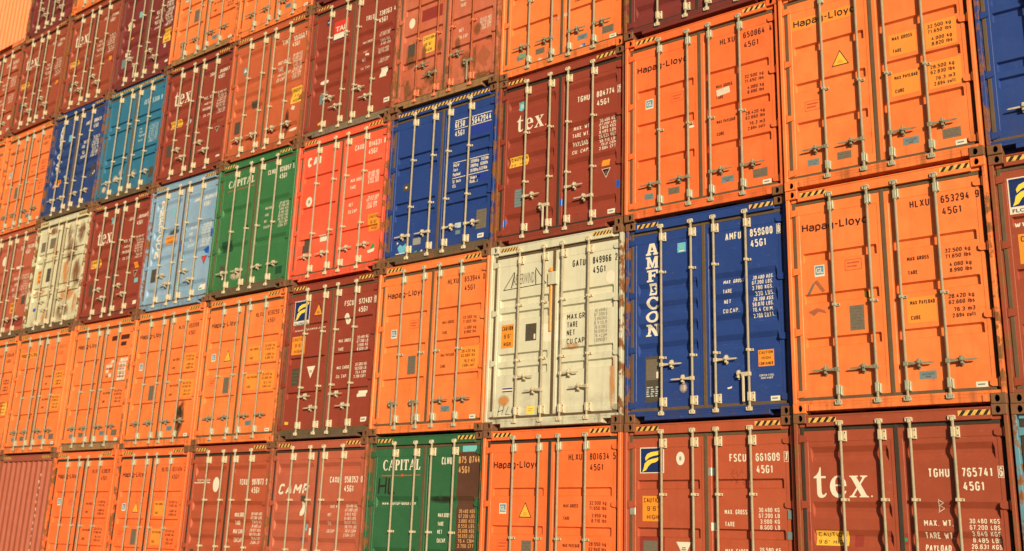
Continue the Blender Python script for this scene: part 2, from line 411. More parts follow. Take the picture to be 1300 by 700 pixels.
# single-stroke stencil letters (x, y in a unit cell, y up); the first number is the cell width
_o = [(0, .16), (0, .84), (.27, 1), (.73, 1), (1, .84), (1, .16), (.73, 0), (.27, 0), (0, .16)]
_lo = [(0, .18), (0, .52), (.27, .7), (.73, .7), (1, .52), (1, .18), (.73, 0), (.27, 0), (0, .18)]
STROKE = {
    '0': (.46, [_o]), 'O': (.48, [_o]), '1': (.32, [[(.1, .78), (.7, 1), (.7, 0)]]),
    '2': (.46, [[(0, .8), (.08, .93), (.3, 1), (.7, 1), (1, .86), (1, .64), (0, 0), (1, 0)]]),
    '3': (.46, [[(0, .88), (.3, 1), (.7, 1), (1, .86), (1, .66), (.72, .53), (.35, .53)], [(.72, .53), (1, .4), (1, .15), (.7, 0), (.3, 0), (0, .12)]]),
    '4': (.48, [[(.6, 1), (0, .25), (1, .25)], [(.76, .58), (.76, 0)]]),
    '5': (.46, [[(.95, 1), (.08, 1), (.04, .54), (.35, .62), (.7, .62), (1, .47), (1, .15), (.7, 0), (.3, 0), (0, .12)]]),
    '6': (.46, [[(1, .86), (.7, 1), (.3, 1), (0, .82), (0, .15), (.3, 0), (.7, 0), (1, .15), (1, .45), (.7, .58), (.3, .58), (0, .45)]]),
    '7': (.44, [[(0, 1), (1, 1), (.4, 0)]]),
    '8': (.46, [[(.3, .54), (0, .4), (0, .14), (.3, 0), (.7, 0), (1, .14), (1, .4), (.7, .54), (.3, .54)], [(.3, .54), (.04, .66), (.04, .87), (.3, 1), (.7, 1), (.96, .87), (.96, .66), (.7, .54)]]),
    '9': (.46, [[(0, .14), (.3, 0), (.7, 0), (1, .18), (1, .85), (.7, 1), (.3, 1), (0, .85), (0, .55), (.3, .42), (.7, .42), (1, .55)]]),
    'A': (.52, [[(0, 0), (.5, 1), (1, 0)], [(.2, .3), (.8, .3)]]),
    'B': (.47, [[(0, 0), (0, 1), (.65, 1), (.95, .88), (.95, .66), (.65, .54), (0, .54)], [(.65, .54), (1, .4), (1, .14), (.7, 0), (0, 0)]]),
    'C': (.46, [[(1, .83), (.72, 1), (.28, 1), (0, .83), (0, .17), (.28, 0), (.72, 0), (1, .17)]]),
    'D': (.48, [[(0, 0), (0, 1), (.6, 1), (1, .8), (1, .2), (.6, 0), (0, 0)]]),
    'E': (.42, [[(1, 1), (0, 1), (0, 0), (1, 0)], [(0, .53), (.85, .53)]]),
    'F': (.42, [[(1, 1), (0, 1), (0, 0)], [(0, .53), (.8, .53)]]),
    'G': (.47, [[(1, .83), (.72, 1), (.28, 1), (0, .83), (0, .17), (.28, 0), (.72, 0), (1, .17), (1, .48), (.55, .48)]]),
    'H': (.48, [[(0, 0), (0, 1)], [(1, 0), (1, 1)], [(0, .52), (1, .52)]]),
    'I': (.18, [[(.5, 0), (.5, 1)]]), 'J': (.4, [[(1, 1), (1, .17), (.7, 0), (.3, 0), (0, .17)]]),
    'K': (.48, [[(0, 0), (0, 1)], [(1, 1), (0, .4)], [(.35, .6), (1, 0)]]),
    'L': (.42, [[(0, 1), (0, 0), (1, 0)]]),
    'M': (.60, [[(0, 0), (0, 1), (.5, .35), (1, 1), (1, 0)]]),
    'N': (.50, [[(0, 0), (0, 1), (1, 0), (1, 1)]]),
    'P': (.46, [[(0, 0), (0, 1), (.65, 1), (1, .85), (1, .6), (.65, .46), (0, .46)]]),
    'R': (.47, [[(0, 0), (0, 1), (.65, 1), (1, .85), (1, .62), (.65, .48), (0, .48)], [(.55, .48), (1, 0)]]),
    'S': (.46, [[(1, .86), (.7, 1), (.3, 1), (0, .86), (0, .68), (.3, .55), (.7, .47), (1, .33), (1, .14), (.7, 0), (.3, 0), (0, .14)]]),
    'T': (.46, [[(0, 1), (1, 1)], [(.5, 1), (.5, 0)]]),
    'U': (.47, [[(0, 1), (0, .17), (.28, 0), (.72, 0), (1, .17), (1, 1)]]),
    'V': (.50, [[(0, 1), (.5, 0), (1, 1)]]), 'W': (.66, [[(0, 1), (.25, 0), (.5, .75), (.75, 0), (1, 1)]]),
    'X': (.50, [[(0, 0), (1, 1)], [(0, 1), (1, 0)]]), 'Y': (.48, [[(0, 1), (.5, .45), (1, 1)], [(.5, .45), (.5, 0)]]),
    'Z': (.46, [[(0, 1), (1, 1), (0, 0), (1, 0)]]), 'Q': (.48, [_o, [(.6, .25), (1, 0)]]),
    '.': (.12, [[(.5, -.04), (.5, .06)]]), ',': (.12, [[(.5, .04), (.3, -.12)]]), "'": (.12, [[(.5, 1), (.5, .8)]]), '"': (.2, [[(.2, 1), (.2, .8)], [(.8, 1), (.8, .8)]]),
    '-': (.3, [[(0, .45), (1, .45)]]), ' ': (.3, []),
    'a': (.42, [[(.02, .55), (.2, .7), (.75, .7), (1, .55), (1, 0)], [(1, .41), (.25, .39), (0, .27), (0, .1), (.25, 0), (.7, 0), (1, .16)]]),
    'b': (.42, [[(0, 1), (0, 0)], [(0, .52), (.27, .7), (.73, .7), (1, .52), (1, .18), (.73, 0), (.27, 0), (0, .18)]]),
    'c': (.38, [[(1, .52), (.73, .7), (.27, .7), (0, .52), (0, .18), (.27, 0), (.73, 0), (1, .18)]]),
    'd': (.42, [[(1, 1), (1, 0)], [(1, .52), (.73, .7), (.27, .7), (0, .52), (0, .18), (.27, 0), (.73, 0), (1, .18)]]),
    'e': (.42, [[(0, .37), (1, .37), (1, .52), (.73, .7), (.27, .7), (0, .52), (0, .18), (.27, 0), (.73, 0), (1, .1)]]),
    'f': (.3, [[(1, 1), (.6, 1), (.4, .88), (.4, 0)], [(0, .7), (1, .7)]]),
    'g': (.42, [[(1, .7), (1, -.12), (.7, -.27), (.1, -.27)], [(1, .52), (.73, .7), (.27, .7), (0, .52), (0, .18), (.27, 0), (.73, 0), (1, .18)]]),
    'h': (.42, [[(0, 1), (0, 0)], [(0, .52), (.3, .7), (.73, .7), (1, .52), (1, 0)]]),
    'i': (.14, [[(.5, 0), (.5, .7)], [(.5, .88), (.5, .98)]]), 'k': (.4, [[(0, 1), (0, 0)], [(1, .7), (0, .27)], [(.35, .42), (1, 0)]]),
    'l': (.14, [[(.5, 0), (.5, 1)]]), 'm': (.62, [[(0, 0), (0, .7), (.3, .7), (.5, .55), (.5, 0)], [(.5, .55), (.7, .7), (.85, .7), (1, .55), (1, 0)]]),
    'n': (.42, [[(0, 0), (0, .7)], [(0, .52), (.3, .7), (.73, .7), (1, .52), (1, 0)]]), 'o': (.42, [_lo]),
    'p': (.42, [[(0, .7), (0, -.27)], [(0, .52), (.27, .7), (.73, .7), (1, .52), (1, .18), (.73, 0), (.27, 0), (0, .18)]]),
    'r': (.3, [[(0, 0), (0, .7)], [(0, .5), (.4, .7), (1, .7)]]),
    's': (.38, [[(1, .58), (.7, .7), (.3, .7), (0, .58), (.1, .42), (.9, .3), (1, .12), (.7, 0), (.3, 0), (0, .12)]]),
    't': (.3, [[(.4, .95), (.4, .12), (.6, 0), (1, 0)], [(0, .7), (1, .7)]]), 'u': (.42, [[(0, .7), (0, .18), (.27, 0), (.7, 0), (1, .18)], [(1, .7), (1, 0)]]),
    'v': (.42, [[(0, .7), (.5, 0), (1, .7)]]), 'w': (.58, [[(0, .7), (.25, 0), (.5, .6), (.75, 0), (1, .7)]]),
    'x': (.42, [[(0, 0), (1, .7)], [(0, .7), (1, 0)]]), 'y': (.42, [[(0, .7), (.5, 0)], [(1, .7), (.3, -.27)]]), 'z': (.4, [[(0, .7), (1, .7), (0, 0), (1, 0)]]),
}

def ribbon(pts, w):
    """mitred strip along a polyline: (verts, quads)"""
    closed = pts[0] == pts[-1]
    p = pts[:-1] if closed else pts
    n = len(p)
    vs_, fs = [], []
    def nrm(a, b):
        dx, dy = b[0] - a[0], b[1] - a[1]
        L = math.hypot(dx, dy) or 1
        return -dy / L, dx / L
    for i in range(n):
        a = nrm(p[i - 1], p[i]) if (i > 0 or closed) else None
        b = nrm(p[i], p[(i + 1) % n]) if (i < n - 1 or closed) else None
        if a and b:
            mx, my = a[0] + b[0], a[1] + b[1]
            k = mx * mx + my * my
            k = min(2 / k, 1.8) if k > 1e-6 else 1.0
            mx, my = mx * k, my * k
            L = math.hypot(mx, my)
            if L > 1.6:
                mx, my = mx / L * 1.6, my / L * 1.6
        else:
            mx, my = a or b
        vs_ += [(p[i][0] + mx * w / 2, p[i][1] + my * w / 2), (p[i][0] - mx * w / 2, p[i][1] - my * w / 2)]
    for i in range(n if closed else n - 1):
        j = (i + 1) % n
        fs.append((2 * i, 2 * i + 1, 2 * j + 1, 2 * j))
    return vs_, fs

def arc(cx, cy_, rx, ry, a0, a1, n=10):
    return [(cx + rx * math.cos(math.radians(a0 + (a1 - a0) * i / n)), cy_ + ry * math.sin(math.radians(a0 + (a1 - a0) * i / n))) for i in range(n + 1)]

# hand drawn roman and slab letters: list of (outline, holes...), y up, height about 1
SERIF = {
    't': (0.70, [[(0.37, 1.42), (0.42, 1.42), (0.42, 1.0), (0.68, 1.0), (0.68, 0.90), (0.42, 0.90), (0.42, 0.27), (0.44, 0.16), (0.50, 0.11), (0.58, 0.13), (0.66, 0.21), (0.71, 0.17), (0.61, 0.04), (0.48, -0.02), (0.34, -0.02), (0.22, 0.04), (0.17, 0.18), (0.17, 0.90), (0.0, 0.90), (0.0, 0.95), (0.18, 1.06), (0.30, 1.22)]]),
    'e': (0.95, [[(0.95, 0.52), (0.92, 0.72), (0.82, 0.90), (0.68, 0.99), (0.5, 1.02), (0.33, 0.98), (0.17, 0.86), (0.07, 0.70), (0.03, 0.5), (0.07, 0.28), (0.17, 0.11), (0.32, 0.01), (0.5, -0.02), (0.68, 0.02), (0.83, 0.12), (0.94, 0.28), (0.88, 0.32), (0.78, 0.20), (0.66, 0.13), (0.54, 0.13), (0.43, 0.20), (0.36, 0.33), (0.34, 0.52)],
                  [(0.34, 0.60), (0.35, 0.78), (0.41, 0.91), (0.5, 0.95), (0.59, 0.91), (0.64, 0.79), (0.65, 0.60)]]),
    'x': (1.02, [[(0.02, 1.0), (0.48, 1.0), (0.48, 0.95), (0.39, 0.93), (0.56, 0.67), (0.71, 0.89), (0.70, 0.94), (0.60, 0.95), (0.60, 1.0), (0.98, 1.0), (0.98, 0.95), (0.86, 0.91), (0.61, 0.60), (0.92, 0.08), (1.02, 0.05), (1.02, 0.0), (0.52, 0.0), (0.52, 0.05), (0.61, 0.08), (0.43, 0.37), (0.24, 0.11), (0.25, 0.06), (0.36, 0.05), (0.36, 0.0), (-0.02, 0.0), (-0.02, 0.05), (0.10, 0.09), (0.38, 0.45), (0.11, 0.92), (0.02, 0.95)]]),
    '.': (0.25, [arc(0.1, 0.03, 0.06, 0.06, 0, 330, 9)]),
    'C': (0.78, [arc(0.42, 0.5, 0.42, 0.52, 42, 318, 16) + [(0.70, 0.22)] + arc(0.44, 0.5, 0.22, 0.44, 300, 60, 12) + [(0.70, 0.78)]]),
    'A': (0.92, [[(0.40, 1.02), (0.52, 1.02), (0.84, 0.07), (0.92, 0.05), (0.92, 0.0), (0.55, 0.0), (0.55, 0.05), (0.63, 0.07), (0.57, 0.28), (0.26, 0.28), (0.20, 0.07), (0.29, 0.05), (0.29, 0.0), (0.0, 0.0), (0.0, 0.05), (0.08, 0.07)],
                  [(0.29, 0.36), (0.54, 0.36), (0.41, 0.76)]]),
    'P': (0.74, [[(0.0, 1.0), (0.42, 1.0), (0.60, 0.95), (0.70, 0.82), (0.70, 0.65), (0.60, 0.51), (0.42, 0.45), (0.31, 0.45), (0.31, 0.07), (0.42, 0.05), (0.42, 0.0), (0.0, 0.0), (0.0, 0.05), (0.09, 0.07), (0.09, 0.93), (0.0, 0.95)],
                  [(0.31, 0.93), (0.39, 0.92), (0.46, 0.84), (0.46, 0.64), (0.39, 0.54), (0.31, 0.53)]]),
    'I': (0.42, [[(0.0, 1.0), (0.38, 1.0), (0.38, 0.95), (0.30, 0.93), (0.30, 0.07), (0.38, 0.05), (0.38, 0.0), (0.0, 0.0), (0.0, 0.05), (0.08, 0.07), (0.08, 0.93), (0.0, 0.95)]]),
    'T': (0.80, [[(0.0, 1.0), (0.76, 1.0), (0.76, 0.70), (0.70, 0.70), (0.64, 0.92), (0.49, 0.92), (0.49, 0.07), (0.58, 0.05), (0.58, 0.0), (0.18, 0.0), (0.18, 0.05), (0.27, 0.07), (0.27, 0.92), (0.12, 0.92), (0.06, 0.70), (0.0, 0.70)]]),
    'L': (0.70, [[(0.0, 1.0), (0.42, 1.0), (0.42, 0.95), (0.31, 0.93), (0.31, 0.08), (0.50, 0.08), (0.60, 0.30), (0.66, 0.30), (0.64, 0.0), (0.0, 0.0), (0.0, 0.05), (0.09, 0.07), (0.09, 0.93), (0.0, 0.95)]]),
}
SLAB = {
    'A': [[(0.28, 1.0), (0.66, 1.0), (0.88, 0.16), (1.0, 0.16), (1.0, 0.0), (0.56, 0.0), (0.56, 0.16), (0.64, 0.16), (0.60, 0.28), (0.34, 0.28), (0.31, 0.16), (0.40, 0.16), (0.40, 0.0), (0.0, 0.0), (0.0, 0.16), (0.1, 0.16)], [(0.38, 0.42), (0.57, 0.42), (0.47, 0.74)]],
    'M': [[(0.0, 1.0), (0.32, 1.0), (0.5, 0.42), (0.68, 1.0), (1.0, 1.0), (1.0, 0.86), (0.92, 0.86), (0.92, 0.14), (1.0, 0.14), (1.0, 0.0), (0.62, 0.0), (0.62, 0.14), (0.70, 0.14), (0.70, 0.56), (0.55, 0.05), (0.44, 0.05), (0.28, 0.56), (0.28, 0.14), (0.38, 0.14), (0.38, 0.0), (0.0, 0.0), (0.0, 0.14), (0.10, 0.14), (0.10, 0.86), (0.0, 0.86)]],
    'F': [[(0.08, 1.0), (0.96, 1.0), (0.96, 0.66), (0.80, 0.66), (0.76, 0.84), (0.44, 0.84), (0.44, 0.60), (0.60, 0.60), (0.62, 0.68), (0.72, 0.68), (0.72, 0.36), (0.62, 0.36), (0.60, 0.44), (0.44, 0.44), (0.44, 0.15), (0.58, 0.15), (0.58, 0.0), (0.08, 0.0), (0.08, 0.15), (0.2, 0.15), (0.2, 0.85), (0.08, 0.85)]],
    'I': [[(0.25, 1.0), (0.80, 1.0), (0.80, 0.0), (0.25, 0.0)], [(0.38, 0.80), (0.66, 0.80), (0.66, 0.66), (0.50, 0.66), (0.68, 0.44), (0.66, 0.20), (0.36, 0.20), (0.36, 0.34), (0.50, 0.34), (0.36, 0.58)]],
    'C': [[(0.97, 0.95), (0.97, 0.62), (0.84, 0.62)] + arc(0.54, 0.5, 0.26, 0.34, 40, 320, 12) + [(0.92, 0.30)] + arc(0.52, 0.5, 0.48, 0.52, 320, 52, 16) + [(0.86, 0.95)]],
    'O': [arc(0.5, 0.5, 0.5, 0.5, 0, 345, 23), arc(0.5, 0.5, 0.26, 0.32, 0, 345, 23)],
    'N': [[(0.0, 1.0), (0.36, 1.0), (0.70, 0.44), (0.70, 0.86), (0.6, 0.86), (0.6, 1.0), (1.0, 1.0), (1.0, 0.86), (0.9, 0.86), (0.9, 0.0), (0.68, 0.0), (0.28, 0.62), (0.28, 0.14), (0.40, 0.14), (0.40, 0.0), (0.0, 0.0), (0.0, 0.14), (0.09, 0.14), (0.09, 0.86), (0.0, 0.86)]],
}

class Mark:
    """flat lettering or a sticker laid on a door leaf; follows the pressed ribs of the leaf"""
    def __init__(s):
        s.v, s.f, s.mi, s.ly, s.mats = [], [], [], [], []
    def mat(s, key):
        if key not in s.mats:
            s.mats.append(key)
        return s.mats.index(key)
    def add(s, verts, faces, key, layer=0):
        b = len(s.v); i = s.mat(key)
        s.v += [(u, v, layer) for u, v in verts]
        for f in faces:
            s.f.append([b + k for k in f]); s.mi.append(i)
        return s
    def poly(s, outline, key, layer=0, holes=()):
        loops = [[Vector((u, v, 0)) for u, v in outline]] + [[Vector((u, v, 0)) for u, v in h] for h in holes]
        tris = tessellate_polygon(loops)
        return s.add([(p.x, p.y) for lp in loops for p in lp], tris, key, layer)
    def rect(s, u0, v0, u1, v1, key, layer=0, tilt=0.0):
        c, sn = math.cos(tilt), math.sin(tilt)
        mu, mv = (u0 + u1) / 2, (v0 + v1) / 2
        pts = [(mu + (a - mu) * c - (b - mv) * sn, mv + (a - mu) * sn + (b - mv) * c) for a, b in ((u0, v0), (u1, v0), (u1, v1), (u0, v1))]
        return s.add(pts, [(0, 1, 2, 3)], key, layer)
    def oval(s, u, v, ru, rv, key, layer=0, n=20):
        return s.add([(u + ru * math.cos(2 * math.pi * i / n), v + rv * math.sin(2 * math.pi * i / n)) for i in range(n)], [tuple(range(n))], key, layer)
    def line(s, pts, w, key, layer=0):
        for (a, b), (c, d) in zip(pts, pts[1:]):
            L = math.hypot(c - a, d - b) or 1
            nx, ny = -(d - b) / L * w / 2, (c - a) / L * w / 2
            s.add([(a + nx, b + ny), (c + nx, d + ny), (c - nx, d - ny), (a - nx, b - ny)], [(0, 1, 2, 3)], key, layer)
        return s
    def frame(s, u0, v0, u1, v1, w, key, layer=0):
        return s.poly([(u0, v0), (u1, v0), (u1, v1), (u0, v1)], key, layer, [[(u0 + w, v0 + w), (u1 - w, v0 + w), (u1 - w, v1 - w), (u0 + w, v1 - w)]])
    def text(s, body, u0, u1, v, h, key, layer=0, bold=True, shear=0.0, weight=None, gap=0.15):
        """stencil lettering fitted between u0 and u1, baseline v, capital height h"""
        w = (weight or (0.155 if bold else 0.115)) * h
        nat = sum(STROKE[c][0] + gap for c in body) - gap
        kx = (u1 - u0) / nat
        x = 0.0
        for ch in body:
            cw, strokes = STROKE[ch]
            cuts = []
            for st in strokes:
                cur = [st[0]]
                for i in range(1, len(st)):
                    cur.append(st[i])
                    if i < len(st) - 1:
                        ax, ay = (st[i][0] - st[i - 1][0]) * cw, st[i][1] - st[i - 1][1]
                        bx, by = (st[i + 1][0] - st[i][0]) * cw, st[i + 1][1] - st[i][1]
                        if ax * bx + ay * by < -0.35 * math.hypot(ax, ay) * math.hypot(bx, by):
                            cuts.append(cur)
                            cur = [st[i]]
                cuts.append(cur)
            for q, st in enumerate(cuts):
                x0, wx = u0 + x * kx + w / 2, max(cw * kx - w, 0.0005)
                pts = [(x0 + p[0] * wx + shear * p[1] * h, v - w / 2 - p[1] * (h - w)) for p in st]
                a, f = ribbon(pts, w)
                s.add(a, f, key, layer + 0.15 * q)
            x += cw + gap
        return s
    def type(s, body, u0, u1, v, h, key, layer=0, bold=True, shear=0.0):
        """the same in an outline typeface"""
        x, pts, fcs = 0.0, [], []
        for ch in body:
            g, f, adv = GL.get(ch, bold)
            b = len(pts)
            pts += [(p[0] + x, p[1]) for p in g]
            fcs += [[b + i for i in q] for q in f]
            x += adv
        if not pts:
            return s
        sc = h / 0.727
        xs = [p[0] for p in pts]
        lo, hi = min(xs), max(xs)
        kx = sc * 0.7 if u1 is None else (u1 - u0) / (hi - lo)
        return s.add([(u0 + (p[0] - lo) * kx + shear * p[1] * sc, v - p[1] * sc) for p in pts], fcs, key, layer)
    def serif(s, body, u0, u1, v, h, key, layer=0, gap=0.06):
        tot = sum(SERIF[c][0] + gap for c in body) - gap
        kx = (u1 - u0) / tot
        x = 0
        for c in body:
            adv, loops = SERIF[c]
            mp = [[(u0 + (x + p[0]) * kx, v - p[1] * h) for p in lp] for lp in loops]
            s.poly(mp[0], key, layer, mp[1:])
            x += adv + gap
        return s
    def slab(s, ch, u0, v0, u1, v1, key, layer=0):
        mp = [[(u0 + p[0] * (u1 - u0), v1 - p[1] * (v1 - v0)) for p in lp] for lp in SLAB[ch]]
        return s.poly(mp[0], key, layer, mp[1:])
    def build(s, name, door, style):
        bm = bmesh.new()
        lay = bm.verts.layers.float.new('layer')
        vv = [bm.verts.new((u, 0.0, v)) for u, v, _ in s.v]
        for a, (_, _, l_) in zip(vv, s.v):
            a[lay] = l_
        for f, i in zip(s.f, s.mi):
            try:
                bm.faces.new([vv[k] for k in f]).material_index = i
            except ValueError:
                pass
        us = [a.co.x for a in vv]; zs = [a.co.z for a in vv]
        lo, hi, zl, zh = min(us), max(us), min(zs), max(zs)
        for c in style['vlines']:
            if zl < c < zh:
                bmesh.ops.bisect_plane(bm, geom=bm.verts[:] + bm.edges[:] + bm.faces[:], plane_co=(0, 0, c), plane_no=(0, 0, 1))
        for c in style['ulines']:
            if lo < c < hi:
                bmesh.ops.bisect_plane(bm, geom=bm.verts[:] + bm.edges[:] + bm.faces[:], plane_co=(c, 0, 0), plane_no=(1, 0, 0))
        for a in bm.verts:
            u, v = a.co.x, a.co.z
            a.co = (u, DY + depth(style, u, v) - 0.0018 - 0.0016 * a[lay], HC - v)
        me = bpy.data.meshes.new(name)
        bm.to_mesh(me)
        bm.free()
        return link(name, me, door, [M[k] for k in s.mats])

# ------------------------------------------------------------------ door leaves
LEAF = {'L': (0.070, 1.206, 0.185, 1.120), 'R': (1.232, 2.345, 1.318, 2.270)}

def make_style(ribs, guides, end=0.02):
    st = {'ribs': ribs, 'guides': guides, 'end': end}
    vl = [0.335, 0.341, 2.595, 2.601]
    for v0, a, b, c, d in ribs:
        vl += [v0, v0 + a, v0 + a + b, v0 + a + b + c]
    st['vlines'] = sorted(vl)
    ul = []
    for x0, x1, ua, ub in LEAF.values():
        ul += [ua - 0.031, ua - 0.026, ua, ua + end, ub - end, ub, ub + 0.026, ub + 0.031]
    st['ulines'] = sorted(ul)
    return st

def ramp4(x, a, b, c, d):
    if x <= a or x >= d: return 0.0
    if x < b: return (x - a) / (b - a)
    if x > c: return (d - x) / (d - c)
    return 1.0

def depth(st, u, v):
    side = 'L' if u < 1.22 else 'R'
    x0, x1, ua, ub = LEAF[side]
    e = st['end']
    d = 0.004 * ramp4(u, ua - 0.031, ua - 0.026, ub + 0.026, ub + 0.031) * ramp4(v, 0.335, 0.341, 2.595, 2.601)
    fu = ramp4(u, ua, ua + e, ub - e, ub)
    if fu:
        for v0, a, b, c, dd in st['ribs']:
            d += fu * dd * ramp4(v, v0, v0 + a, v0 + a + b, v0 + a + b + c)
    return d

def wave(v): return (v, 0.070, 0.045, 0.075, 0.036)        # wide pressed rib with sloping faces
def step(v): return (v, 0.020, 0.088, 0.022, 0.036)        # shallow panel with a sharp upper lip
STY = {
    'wave': make_style([wave(x) for x in (0.40, 1.05, 1.37, 1.66, 2.36)], (1.03, 1.87)),
    'wave4': make_style([wave(x) for x in (0.925, 1.215, 1.505, 1.79)], (0.80, 2.02)),
    'wave2': make_style([wave(x) for x in (0.97, 1.77)], (1.52,)),
    'step': make_style([step(x) for x in (0.855, 1.395, 1.955)], (1.57,), 0.012),
    'stepf': make_style([step(x) for x in (0.765, 1.385, 2.02)], (0.96, 1.95), 0.012),
    'pair': make_style([step(x) for x in (0.87, 1.085, 1.735, 1.945)], (1.0, 1.86), 0.012),
}

def leaf_mesh(side, st):
    x0, x1, ua, ub = LEAF[side]
    us = [x0] + [u for u in st['ulines'] if x0 < u < x1] + [x1]
    vl = [0.200] + st['vlines'] + [2.702]
    mb = MB()
    n = len(us)
    for v in vl:
        for u in us:
            mb.v.append((u, DY + depth(st, u, v), HC - v))
    for j in range(len(vl) - 1):
        for i in range(n - 1):
            mb.face((j * n + i, (j + 1) * n + i, (j + 1) * n + i + 1, j * n + i + 1))
    # rim and back of the leaf
    t = DY + 0.07
    b = len(mb.v)
    mb.v += [(x0, t, HC - 0.2), (x1, t, HC - 0.2), (x1, t, HC - 2.702), (x0, t, HC - 2.702)]
    last = (len(vl) - 1) * n
    mb.face((b, b + 1, b + 2, b + 3))
    mb.face([i for i in range(n)] + [b + 1, b])
    mb.face([last + i for i in range(n)][::-1] + [b + 3, b + 2])
    mb.face([j * n for j in range(len(vl))][::-1] + [b, b + 3])
    mb.face([j * n + n - 1 for j in range(len(vl))] + [b + 2, b + 1])
    return mb.mesh('door_leaf')

CACHE = {}
def cached(key, fn):
    if key not in CACHE:
        CACHE[key] = fn()
    return CACHE[key]

RODS = {'L': (0.578, 1.045), 'R': (1.388, 1.858)}
ROD_Y = 0.012

def bar_mesh(u, guides, slim):
    mb = MB()
    mb.tube(u, ROD_Y, 0.125, 2.795, 0.0180, 12, 0)
    for top in (True, False):
        f = (lambda v: v) if top else (lambda v: 2.915 - v)
        def bx(u0, u1, va, vb, y0, y1, mi, bev=0.0):
            a, b = sorted((f(va), f(vb)))
            mb.box(u0, u1, a, b, y0, y1, mi, bev)
        # cam head and its keeper on the rail
        bx(u - 0.032, u + 0.028, 0.100, 0.119, -0.014, 0.010, 1, 0.004)
        bx(u - 0.020, u + 0.020, 0.118, 0.165, -0.012, 0.030, 1, 0.004)
        bx(u + 0.022, u + 0.040, 0.104, 0.150, -0.010, 0.010, 1, 0.003)
        bx(u - 0.046, u - 0.030, 0.104, 0.150, -0.010, 0.010, 1, 0.003)
        # bearing bracket with bolts on the leaf
        bx(u - 0.023, u + 0.023, 0.228, 0.342, -0.010, 0.0535, 1, 0.006)
        if slim:
            bx(u + 0.022, u + 0.044, 0.215, 0.330, 0.004, 0.0535, 1, 0.012)
        else:
            bx(u + 0.024, u + 0.064, 0.222, 0.348, 0.030, 0.0535, 1, 0.006)
            for v in (0.247, 0.323):
                bx(u + 0.042, u + 0.054, v - 0.006, v + 0.006, 0.0255, 0.0305, 2)
    for g in guides:
        mb.box(u - 0.024, u + 0.024, g - 0.018, g + 0.018, -0.012, 0.0535, 1, 0.004)
        mb.box(u + 0.024, u + 0.058, g - 0.016, g + 0.016, 0.038, 0.0535, 1, 0.003)
        mb.box(u + 0.036, u + 0.048, g - 0.006, g + 0.006, 0.033, 0.0385, 2)
    return mb.mesh('locking_bar')

def handle_mesh(u, v, d, drop):
    """collar on the bar, a flat lever and the catch that holds it; d = +1 lever to the right, -1 to the left"""
    mb = MB()
    def bx(a, b, va, vb, y0, y1, mi=0, bev=0.004):
        a, b = sorted((u + d * a, u + d * b))
        mb.box(a, b, va, vb, y0, y1, mi, bev)
    bx(-0.025, 0.028, v - 0.026, v + 0.026, -0.010, 0.034)
    if drop:
        a = u - 0.075 * d * 0 - 0.075
        mb.box(a - 0.016, a + 0.016, v + 0.01, v + 0.36, -0.012, 0.006, 0, 0.004)
        mb.box(a - 0.024, u - 0.02, v - 0.024, v + 0.030, -0.010, 0.012, 0, 0.004)
    else:
        pts = [(0.028, -0.020), (0.10, -0.013), (0.30, -0.009), (0.325, 0.001), (0.30, 0.010), (0.10, 0.013), (0.028, 0.020)]
        mb.prism([(u + d * p, v + q - 0.05 * (p - 0.03) * 0.0) for p, q in pts], -0.004, 0.006)
    # catch: upright oval plate with a hinged latch over the lever
    c = 0.150
    pl = [(c + 0.024 * math.cos(t * math.pi / 6), v + 0.066 * math.sin(t * math.pi / 6)) for t in range(12)]
    mb.prism([(u + d * p, q) for p, q in pl], 0.036, 0.0535)
    bx(c - 0.012, c + 0.012, v - 0.050, v - 0.014, -0.008, 0.037)
    bx(c - 0.014, c + 0.014, v + 0.016, v + 0.046, -0.004, 0.037)
    bx(c - 0.020, c + 0.012, v - 0.026, v + 0.006, -0.020, -0.013, 0, 0.003)
    return mb.mesh('handle')

def hinge_mesh(side, v):
    mb = MB()
    if side == 'L':
        mb.prism([(0.036, v - 0.045), (0.125, v - 0.040), (0.150, v - 0.022), (0.150, v + 0.022), (0.125, v + 0.040), (0.036, v + 0.045)], 0.034, 0.0535)
        mb.tube(0.052, 0.028, v - 0.055, v + 0.055, 0.015, 10)
        mb.box(0.036, 0.066, v - 0.055, v + 0.055, 0.030, 0.056)
    else:
        mb.prism([(2.402, v - 0.045), (2.303, v - 0.040), (2.278, v - 0.022), (2.278, v + 0.022), (2.303, v + 0.040), (2.402, v + 0.045)], 0.034, 0.0535)
        mb.tube(2.386, 0.028, v - 0.055, v + 0.055, 0.015, 10)
        mb.box(2.372, 2.402, v - 0.055, v + 0.055, 0.030, 0.056)
    return mb.mesh('hinge')

def gasket_mesh(side):
    mb = MB()
    y0, y1 = DY - 0.006, DY + 0.03
    if side == 'L':
        mb.box(0.070, 0.114, 0.160, 2.742, y0, y1, 0, 0.003)
        mb.box(0.114, 1.194, 0.160, 0.207, y0, y1, 0, 0.003)
        mb.box(0.114, 1.194, 2.698, 2.742, y0, y1, 0, 0.003)
        mb.box(1.194, 1.244, 0.160, 2.742, y0 - 0.004, y1, 0, 0.003)
    else:
        mb.box(2.345, 2.369, 0.160, 2.742, y0 + 0.030, y1 + 0.02, 0, 0.003)
        mb.box(1.244, 2.345, 0.160, 0.207, y0, y1, 0, 0.003)
        mb.box(1.244, 2.345, 2.698, 2.742, y0, y1, 0, 0.003)
    return mb.mesh('gasket')

